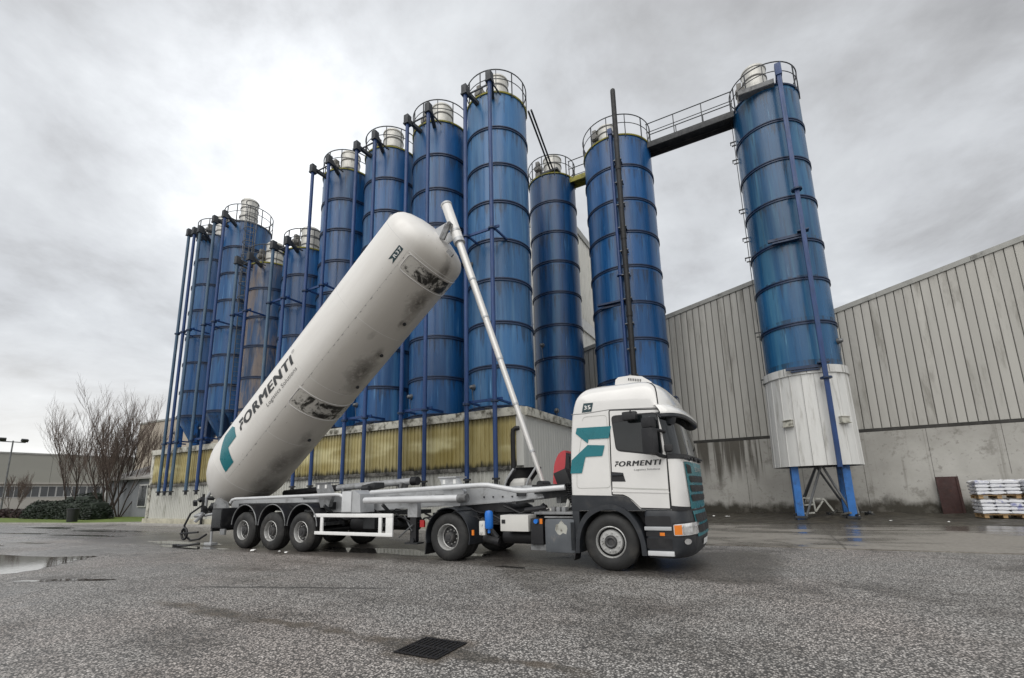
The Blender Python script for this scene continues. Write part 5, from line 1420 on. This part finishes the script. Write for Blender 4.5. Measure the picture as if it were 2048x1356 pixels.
Tb(MB().cbox(-10.9, -8.3, 9.46, 10.4, .95, 1.05).cbox(-9.4, -9.0, 9.0, 9.35, .62, .9, bev=.02), 'under_tray', 'darksteel')
# landing legs
for yy in (8.95, 10.8):
    ll = Tb(MB().cbox(-7.87, -7.57, yy, yy+.14, .92, 1.34, bev=.01), 'landing_leg', 'silver')
    Tb(MB().cbox(-7.80, -7.62, yy+.02, yy+.13, .36, 1.0), 'leg_tube', 'black', ll); Tb(MB().cbox(-7.92, -7.52, yy-.04, yy+.2, .30, .335, bev=.01).cyl((-7.71, yy-.02, .38), (-7.71, yy+.17, .38), .06, n=10), 'leg_foot', 'darksteel', ll)
    Tb(MB().cyl((-7.68, yy-.02, .75), (-8.05, yy-.1, .45), .018, n=6).cyl((-7.72, yy, .6), (-8.15, yy+.2, .95), .02, n=6), 'leg_crank', 'galv', ll)
Tb(MB().cbox(-7.40, -7.28, 8.85, 8.9, .70, .86), 'rear_reflector', 'redlens')
# wheels and guards
for xw in (-14.05, -12.74, -11.43):
    for y_, fl in ((8.70, False), (11.16, True)):
        wheel(tl, xw+11, y_-TY, .525, 'trailer', .385, fl, .525, spin=xw)
    Tb(MB().cyl((xw, 9.0, .525), (xw, 10.9, .525), .075, n=12), 'axle', 'black')
    for y0, y1 in ((8.72, 9.12), (10.74, 11.14)):
        mg = Tb(fender(xw, .66, .60, .60, y0, y1, R(2), R(178), .015, 24), 'mudguard', 'black', smooth=50)
        Tb(MB().tube([(xw+.61*cos(R(2+176*i/24)), y0 if y0 < 10 else y1, .66+.61*sin(R(2+176*i/24))) for i in range(25)], .016, 6), 'guard_edge', 'silverdark', mg, 60)
Tb(MB().cbox(-15.0, -10.9, 9.1, 9.4, 1.10, 1.3).cbox(-15.0, -10.9, 10.45, 10.75, 1.10, 1.3).cbox(-14.9, -10.8, 9.1, 10.8, .78, .86), 'axle_carrier', 'black')
# rear end
rb = Tb(MB().cbox(-15.82, -15.28, 8.76, 9.5, .56, 1.17, bev=.02), 'rear_locker', 'black')
Tb(MB().cbox(-15.8, -15.3, 8.745, 8.76, .60, 1.13, bev=.005), 'locker_door', 'decalblack', rb)
Tb(MB().cbox(-15.9, -15.82, 8.8, 11.1, .45, .62).cbox(-15.9, -15.2, 9.5, 10.4, .9, 1.5), 'rear_bumper', 'darksteel')
Tb(MB().cbox(-15.35, -15.1, 8.78, 8.84, .36, .54, bev=.01), 'number_plate_lamp', 'silverdark')
for yy in (8.95, 10.9): Tb(MB().prism([(-16.1, 1.0), (-15.3, 1.0), (-15.5, 1.35), (-15.95, 1.5), (-16.15, 1.3)], yy, yy+.1, 'XZ'), 'tipping_hinge', 'silverdark')
out = Vector((-12, TY, 5.653))+Vector((cos(TA), 0, sin(TA)))*-6.85
Tb(MB().cyl(out, out+Vector((-.25, 0, -.22)), .17, n=16).lathe([(.001, -.25), (.2, -.22), (.24, 0), (.2, .22), (.001, .25)], 20, c=out+Vector((-.30, 0, -.30))), 'discharge_valve', 'darksteel')
Tb(MB().tube([out+Vector((-.3, -.2, -.35)), out+Vector((-.1, -.8, -.5)), (-16.6, 8.9, .95), (-16.75, 8.75, .75)], .06, 8), 'discharge_pipe', 'silver', smooth=60)
Tb(MB().tube([out+Vector((.6, -.55, .6)), out+Vector((.1, -.6, .1)), out+Vector((.1, -.6, -.5)), (-16.2, 9.1, 1.0)], .05, 8), 'air_hose', 'silver', smooth=60)
mb = MB()
for k in range(10):
    p = out+Vector((random.uniform(-.2, .5), random.uniform(-.9, -.2), random.uniform(-.4, .3))); mb.box(p, (random.uniform(.08, .2), random.uniform(.06, .12), random.uniform(.06, .2)), rot=(random.random(), random.random(), random.random()), bev=.015)
Tb(mb, 'valve_cluster', 'darksteel')['kind'] = 'stuff'
Tb(MB().cyl((-16.0, 8.9, .10), (-16.0, 8.9, .75), .035, n=8).box((-16.0, 8.9, .06), (.4, .22, .09), bev=.02), 'prop_leg', 'silver')
Tb(MB().tube([(-16.9, 9.0, 1.25), (-17.25, 8.85, 1.0), (-17.45, 8.8, .62), (-17.35, 8.8, .3), (-17.0, 8.8, .14), (-16.5, 8.8, .2), (-16.2, 8.85, .35)], .032, 8), 'rear_hose', 'black', smooth=60)
mb = MB(); mb.tube([(-17.25+.16*cos(a), 8.72, .36+.18*sin(a)) for a in [2*pi*k/20 for k in range(20)]], .035, 8, closed=True); mb.cyl((-17.45, 8.7, .36), (-16.5, 8.75, .42), .03, n=8); Tb(mb, 'hose_coupling', 'black', smooth=60)
hs = MB().tube([(-16.1, 8.6, .10), (-16.35, 8.35, .05), (-16.7, 8.3, .035), (-17.0, 8.45, .035), (-17.2, 8.4, .035)], .035, 8).build('rubber_hose', MT['black'])
tag(hs, 'short black rubber hose end lying on wet ground behind the trailer', 'hose')

rc = random.Random(4)
for k in range(9):
    x0 = -10.6+k*.75; pts = []
    y0 = rc.uniform(9.0, 9.36); z0 = rc.uniform(.98, 1.2); L_ = rc.uniform(1.0, 2.2)
    for i in range(9):
        u = i/8; pts.append((x0+L_*u, y0+rc.uniform(-.03, .03), z0-.16*math.sin(pi*u)*rc.uniform(.6, 1.4)))
    Tb(MB().tube(smooth_poly(pts, 2), rc.choice([.012, .016, .022]), 6), 'air_hose', 'black', smooth=60)
for k in range(6):
    x0 = -4.6+k*.62; pts = []; L_ = rc.uniform(.7, 1.3); y0 = rc.uniform(-.9, -.5); z0 = rc.uniform(.78, 1.0)
    for i in range(7):
        u = i/6; pts.append((x0+L_*u, y0+rc.uniform(-.04, .04), z0-.2*math.sin(pi*u)*rc.uniform(.5, 1.3)))
    B(MB().tube(smooth_poly(pts, 2), rc.choice([.014, .02]), 6), 'cable', 'black', smooth=60)

# ------------------------------------------------------------------ drain
dr = thing('drain_grate', (-3.08, 3.875, 0), 'square black iron drain grate set in the asphalt in the foreground', 'drain grate', rz=.03)
Bd = lambda mb, name, m: mb.build(name, MT[m], dr, world=False)
Bd(MB().cbox(-.25, .25, -.25, .25, .002, .004), 'pit', 'pit')
mb = MB().cbox(-.25, .25, -.25, -.215, .003, .013).cbox(-.25, .25, .215, .25, .003, .013).cbox(-.25, -.225, -.215, .215, .003, .013).cbox(.225, .25, -.215, .215, .003, .013)
Bd(mb, 'frame', 'iron'); Bd(MB().cbox(-.225, .225, -.022, .022, .005, .012), 'middle_bar', 'iron')
for k in range(9):
    for s_ in (-1, 1):
        x_ = -.2+k*.05
        part('bar', ('gbar',), lambda: MB().box((0, 0, 0), (.026, .19, .007), bev=.002), MT['iron'], dr, (x_, s_*.118, .0085))

# ------------------------------------------------------------------ sacks, plate, trestle, litter on the right
def sack_mb(seed):
    bm = bmesh.new(); bmesh.ops.create_cube(bm, size=1); bmesh.ops.subdivide_edges(bm, edges=bm.edges[:], cuts=5, use_grid_fill=True)
    for v in bm.verts:
        c = v.co*2; e = max(abs(c.x), abs(c.y))
        th = (1-max(0, e-.45)**2*1.9)
        n_ = mnoise.noise(Vector((c.x*1.6, c.y*1.6, seed*5+c.z*.6)))
        v.co = Vector((c.x*.212*(1-.05*abs(c.y)**3), c.y*.265*(1-.05*abs(c.x)**3), c.z*.084*th+n_*.022))
    mb = MB(); mb._bm(bm, Matrix.Identity(3), (0, 0, 0)); return mb
def pallet(x, y, z, label, rz=0.):
    t = thing('sack_pallet', (x, y, z), label, 'pallet of sacks', 'shrink wrapped sack pallets by the hall wall', rz)
    for k in range(5): part('deck_board', ('dbd',), lambda: MB().box((0, 0, 0), (1.2, .14, .02)), MT['wood'], t, (0, -.43+k*.215, .125))
    for xx in (-.52, 0, .52):
        for yy in (-.42, 0, .42): part('block', ('blk',), lambda: MB().box((0, 0, 0), (.13, .11, .09)), MT['wood'], t, (xx, yy, .07))
        part('runner', ('rnr',), lambda: MB().box((0, 0, 0), (.13, .98, .02)), MT['wood'], t, (xx, 0, .013))
    rs = random.Random(int(x*31+z*77))
    for L in range(4):
        for i in range(3):
            for j in range(2):
                part('sack', ('sack', (L+i+j) % 3), lambda: sack_mb((L+i+j) % 3), MT['bag'], t, (-.405+i*.405+rs.uniform(-.015, .015), -.255+j*.51+rs.uniform(-.02, .02), .215+L*.135), rot=(rs.uniform(-.03, .03), rs.uniform(-.05, .05), rs.uniform(-.04, .04)))
    return t
pallet(7.45, 25.2, .06, 'lower wrapped sack pallet in the nearer stack by the hall wall', .02)
pallet(7.42, 25.2, .78, 'upper wrapped sack pallet resting on the nearer stack by the hall wall', -.02)
pallet(8.80, 25.25, .06, 'lower wrapped sack pallet of the stack cut by the right edge', .03)
pallet(8.78, 25.22, .78, 'upper wrapped sack pallet of the stack cut by the right edge', 0)
rp_ = MB().box((6.50, 26.75, .86), (.74, .05, 1.62), rot=(-.10, 0, 0), bev=.01).build('steel_plate', MT['rustplate']); tag(rp_, 'dark rusty steel plate leaning against the concrete wall', 'steel plate')
MB().box((6.82, 26.72, .86), (.08, .06, 1.6), rot=(-.10, 0, 0)).build('plate_edge', MT['rustplate'], rp_, world=False)
ts_ = thing('trestle', (1.35, 22.9, .2), 'white painted trestle frame lying under the teal silo', 'trestle', rz=.1)
for a, b in (((-.45, 0, .1), (-.42, 0, .75)), ((-.42, 0, .75), (.35, .1, .68)), ((-.45, 0, .12), (-.05, 0, .15)), ((.35, .1, .68), (.62, .1, .2)), ((-.05, 0, .75), (-.02, 0, .2)), ((.0, .1, .18), (.3, .05, .62)), ((-.42, 0, .45), (-.05, 0, .48))):
    d = Vector(b)-Vector(a); MB().box((Vector(a)+Vector(b))/2, (.08, .06, d.length), rot=d.to_track_quat('Z', 'Y').to_euler()).build('bar', MT['whiteold'], ts_, world=False)
rl = random.Random(11)
def litter(x, y, z, sc, label, m='litter'):
    bm = bmesh.new(); bmesh.ops.create_icosphere(bm, subdivisions=1, radius=1)
    for v in bm.verts: v.co *= rl.uniform(.5, 1.2); v.co.z *= .4; v.co *= sc
    mb = MB(); mb._bm(bm, Matrix.Identity(3), (x, y, z)); o = mb.build('paper_scrap', MT[m], smooth=0); tag(o, label, 'litter', 'scraps of white litter'); return o
for k in range(4): litter(-2.1+rl.uniform(-.7, .8), 24.4+rl.uniform(-.3, .5), .10, rl.uniform(.03, .09), 'white litter scrap on the mud left of the teal silo')
for k in range(2): litter(4.2+rl.uniform(-.8, 2.0), 22.4+rl.uniform(-.5, 1.5), .08, rl.uniform(.03, .07), 'white litter scrap on the mud right of the teal silo')
litter(-12.9, 8.35, .04, .09, 'crumpled white litter under the middle trailer wheel'); litter(-11.9, 8.45, .035, .05, 'small white litter scrap between the trailer wheels'); litter(-11.55, 8.4, .03, .05, 'small white litter scrap by the front trailer wheel')
# debris heap under silo
for k in range(12):
    a = MB().box((0, 0, 0), (rl.uniform(.2, .6), rl.uniform(.06, .14), rl.uniform(.04, .10)), bev=.01)
    o = a.build('scrap_timber', MT['darksteel' if k % 2 else 'trimdirty']); o.location = (1.8+rl.uniform(-1.2, 1.6), 22.9+rl.uniform(-.5, .8), .25+rl.uniform(0, .12)); o.rotation_euler = (rl.uniform(-.2, .2), rl.uniform(-.3, .3), rl.uniform(0, 3)); tag(o, 'dark scrap timber piece in the heap under the teal silo', 'scrap timber', 'scrap heap under the teal silo')

# ------------------------------------------------------------------ left background
lawn = MB()
LP = [(-41.5, 14.1), (-44, 14.0), (-52, 12.9), (-75, 11.5), (-98, 11), (-98, 60), (-36, 60), (-36, 22), (-36, 16.4)]
lawn.prism(LP, -.1, .07, 'XY'); tag(lawn.build('lawn', MT['grass'], smooth=0), kind='structure')
kb = MB()
kp = [(-36, 16.0), (-41.3, 13.9), (-44, 13.8), (-52, 12.7), (-75, 11.3), (-98, 10.8)]
for i, (a, b) in enumerate(zip(kp, kp[1:])):
    d = Vector(b)-Vector(a); kb.box(((a[0]+b[0])/2, (a[1]+b[1])/2, .0), (d.length+.05, .16, .22), rz=math.atan2(d.y, d.x), bev=.01)
tag(kb.build('kerb', MT['kerb']), kind='structure')

def bare_tree(x, y, h, seed, label, spread=.5, stems=5, wid=.3):
    rr = random.Random(seed); t = thing('bare_tree', (x, y, 0), label, 'tree', 'bare winter trees by the hedge')
    big, small = MB(), MB()
    def grow(p, d, L, r, lvl):
        n = 3; pts = [p]; dd = d.copy()
        for i in range(n):
            dd = (dd+Vector((rr.uniform(-.12, .12), rr.uniform(-.12, .12), rr.uniform(.02, .20)))).normalized(); pts.append(pts[-1]+dd*L/n)
        tgt = big if r > .028 else small
        tgt.tube(pts, [r*(1-.17*i) for i in range(n+1)], 5 if r > .028 else 3)
        if lvl == 0: return
        k = (5, 5, 5, 5, 5)[min(4, lvl-1)]
        for j in range(k):
            f = .22+.78*(j+1)/k; i = min(n-1, int(f*n-.01)); q = pts[i].lerp(pts[i+1], min(1, f*n-i))
            a = rr.uniform(0, 2*pi); sp = rr.uniform(.2, spread)*(1.1-.3*f)
            nd = (dd+Vector((cos(a), sin(a), 0))*sp+Vector((0, 0, .22))).normalized()
            grow(q, nd, L*rr.uniform(.42, .68), max(.0065, r*rr.uniform(.42, .6)), lvl-1)
    for s_ in range(stems):
        a = 2*pi*s_/stems+rr.uniform(-.4, .4); sp = rr.uniform(.3, 1.)*wid
        grow(Vector((.12*cos(a), .12*sin(a), 0)), Vector((cos(a)*sp, sin(a)*sp, 1)).normalized(), h*rr.uniform(.48, .62), h*.0068, 4)
    big.build('trunk', MT['bark'], t, world=False, smooth=60); small.build('crown', MT['twig'], t, world=False, smooth=0)
    return t
bare_tree(-59, 19.8, 8.9, 21, 'left bare multi-stem tree behind the hedge', stems=5, wid=.65, spread=.85)
bare_tree(-52.6, 20.0, 10.6, 22, 'tallest bare multi-stem tree at the right of the hedge', stems=6, wid=.55, spread=.85)
bare_tree(-55.4, 20.8, 9.2, 23, 'middle bare tree between the two main bare trees', stems=4, wid=.5, spread=.8)
bare_tree(-51.4, 20.4, 8.2, 25, 'bare tree in front of the brown building', stems=5, wid=.7, spread=.6)
bare_tree(-66, 17.5, 4.6, 24, 'small bare shrub tree on the lawn left of the hedge', stems=3, spread=.6, wid=.7)
def hedge(name, x0, x1, y0, y1, h, n, m, label, seed):
    rr = random.Random(seed); mb = MB()
    for i in range(n):
        u, v = rr.random(), rr.random(); x = x0+(x1-x0)*u; 
        top = h*(.78+.22*mnoise.noise(Vector((x*.6, seed, 0)))+.1*mnoise.noise(Vector((x*2.3, seed, 3))))
        f = rr.random()
        # points near the outer shell of a rounded hedge section
        a = rr.uniform(0, pi); yy = (y0+y1)/2-(y1-y0)/2*cos(a)*rr.uniform(.75, 1.05); z = max(.05, top*abs(sin(a))**.45*rr.uniform(.55 if f < .5 else .15, 1.05))
        e = min(1, (x-x0)/.9, (x1-x)/.9); z *= .55+.45*max(0, e)**.5
        s_ = rr.uniform(.05, .12); nrm = Vector((rr.uniform(-1, 1), rr.uniform(-1, .4), rr.uniform(-.3, 1))).normalized(); q = nrm.to_track_quat('Z', 'Y'); c_ = Vector((x, yy, z))
        mb.add([c_+q @ Vector(p) for p in ((-s_, 0, 0), (0, -s_*.5, 0), (s_, 0, 0), (0, s_*.5, 0))], [[0, 1, 2, 3]])
    core = MB().cbox(x0+.3, x1-.3, y0+.3, y1-.3, 0, h*.7, bev=.3)
    o = mb.build('hedge', MT[m], smooth=0); tag(o, label, 'hedge'); core.build('core', MT['hedge'], o, world=False)
    return o
hedge('hedge', -61.5, -47.5, 16.8, 18.6, 2.0, 16000, 'hedge', 'dark evergreen clipped hedge behind the bin', 1)
hedge('hedge', -76, -60.5, 17.6, 19.0, 1.1, 8000, 'redhedge', 'low dark reddish hedge left of the evergreen hedge', 2)
hedge('hedge', -62, -56, 19.5, 22.5, 2.9, 6000, 'hedge', 'taller green shrub behind the bare trees', 3)
bn = thing('litter_bin', (-44.9, 15.05, 0), 'dark bin standing at the edge of the lawn', 'bin')
MB().lathe([(.30, .05), (.36, .95), (.40, .96), (.40, 1.02), (.30, 1.03), (.001, .9)], 20).build('bin_body', MT['bin'], bn, world=False); MB().lathe([(.001, .0), (.3, 0), (.3, .06)], 20).build('bin_base', MT['black'], bn, world=False)
# lamp post
lp = thing('floodlight_mast', (-79.4, 20.0, 0), 'tall slim mast with two floodlights on the far left', 'lamp post')
MB().cyl((0, 0, 0), (0, 0, 8.9), .10, .07, n=10).build('pole', MT['galv'], lp, world=False)
MB().box((0, 0, 8.75), (.1, 2.2, .1)).build('crossarm', MT['galv'], lp, world=False)
for yy in (-.95, .95): MB().box((.15, yy, 8.98), (.3, .62, .34), rot=(.0, .5, .2*yy), bev=.03).build('floodlight', MT['darksteel'], lp, world=False)
# far hall
fh = thing('far_hall', (-112, 55, 0), 'long low grey hall with a strip of windows in the far left distance', 'hall')
FX = -100.
MB().cbox(FX-24, FX, 10, 110, 0, 3.9).build('plinth_wall', MT['farlow'], fh, smooth=0)
for k in range(10): MB().cbox(FX-24, FX+.15, 10+k*10, 19.97+k*10, 4.1, 8.7).build('wall_panel', MT['farwall'], fh, smooth=0)
MB().cbox(FX-24, FX+.25, 10, 110, 8.7, 8.95).build('roof_edge', MT['verge'], fh, smooth=0)
MB().cbox(FX-.5, FX+.6, 10, 110, 3.9, 4.1).build('canopy', MT['farlow'], fh, smooth=0)
for k in range(48):
    y0 = 12+k*1.9
    o = part('window', ('fw',), lambda: MB().cbox(-.02, .06, 0, 1.86, 1.75, 3.55), MT['farframe'], fh, Vector((FX, y0, 0))-fh.location, smooth=0)
    for j in range(2): part('pane', ('fpn',), lambda: MB().cbox(.05, .075, 0, .82, 1.83, 3.47), MT['farglass'], o, (0, .07+j*.9, 0), smooth=0)
for k in range(5): MB().lathe([(.001, .7), (.5, .6), (.8, 0)], 12, c=(FX-8, 22+k*18, 8.95)).build('roof_vent', MT['rimgrey'], fh)
fh.scale = (2, 2, 1.87); fh.location = (-224, 110, 0)
# house
ho = thing('small_house', (-50.5, 25, 0), 'small grey rendered house with ribbed roof left of the shed', 'house')
MB().cbox(-56, -44.0, 21.2, 29, 0, 3.4).build('wall', MT['housewall'], ho, smooth=0)
for k in range(13):
    a = -56.3+k*.97; MB().prism([(20.6, 3.35), (20.6, 3.5), (25, 5.2), (25, 5.05)], a, a+.95, 'YZ').build('roof_sheet', MT['houseroof'], ho, smooth=0)
for x0 in (-50.0,):
    o = MB().cbox(x0, x0+1.5, 21.1, 21.22, .9, 2.9, bev=.01).build('window', MT['farframe'], ho); MB().cbox(x0+.12, x0+.72, 21.07, 21.13, 1.02, 2.78).cbox(x0+.8, x0+1.38, 21.07, 21.13, 1.02, 2.78).build('pane', MT['farglass'], o, world=True)
MB().cbox(-56.1, -55.8, 20.9, 21.2, 0, 3.4).build('downpipe', MT['farframe'], ho)
bg_ = thing('brown_building', (-62, 36, 0), 'plain brown flat roofed block rising behind the small house', 'building')
for k in range(5):
    for (z0, z1) in ((0, 7.3), (7.34, 11.3)):
        MB().cbox(-73+k*7, -66.03+k*7, 30.0, 42, z0, z1).build('wall_panel', MT['bigwall'], bg_, smooth=0)
MB().cbox(-73.1, -37.9, 29.9, 42, 11.32, 11.55).build('roof_edge', MT['verge'], bg_, smooth=0)
for k in range(3): 
    o = MB().cbox(-50+k*4, -47.6+k*4, 29.93, 30.01, 5.2, 6.5).build('window', MT['farframe'], bg_, smooth=0); MB().cbox(-49.85+k*4, -47.75+k*4, 29.90, 29.95, 5.35, 6.35).build('pane', MT['farglass'], o, world=True, smooth=0)
# dark container at the left edge
ct = thing('dark_container', (-86, 21.4, 0), 'dark blue container at the left edge of the view', 'container')
MB().cbox(-89, -83.0, 18.2, 20.6, .15, 2.7, bev=.03).build('container_body', MT['bluedark'], ct)
for k in range(6): MB().cbox(-88.8+k, -88.1+k, 18.13, 18.2, .35, 2.5).build('container_rib', MT['bluedark'], ct)
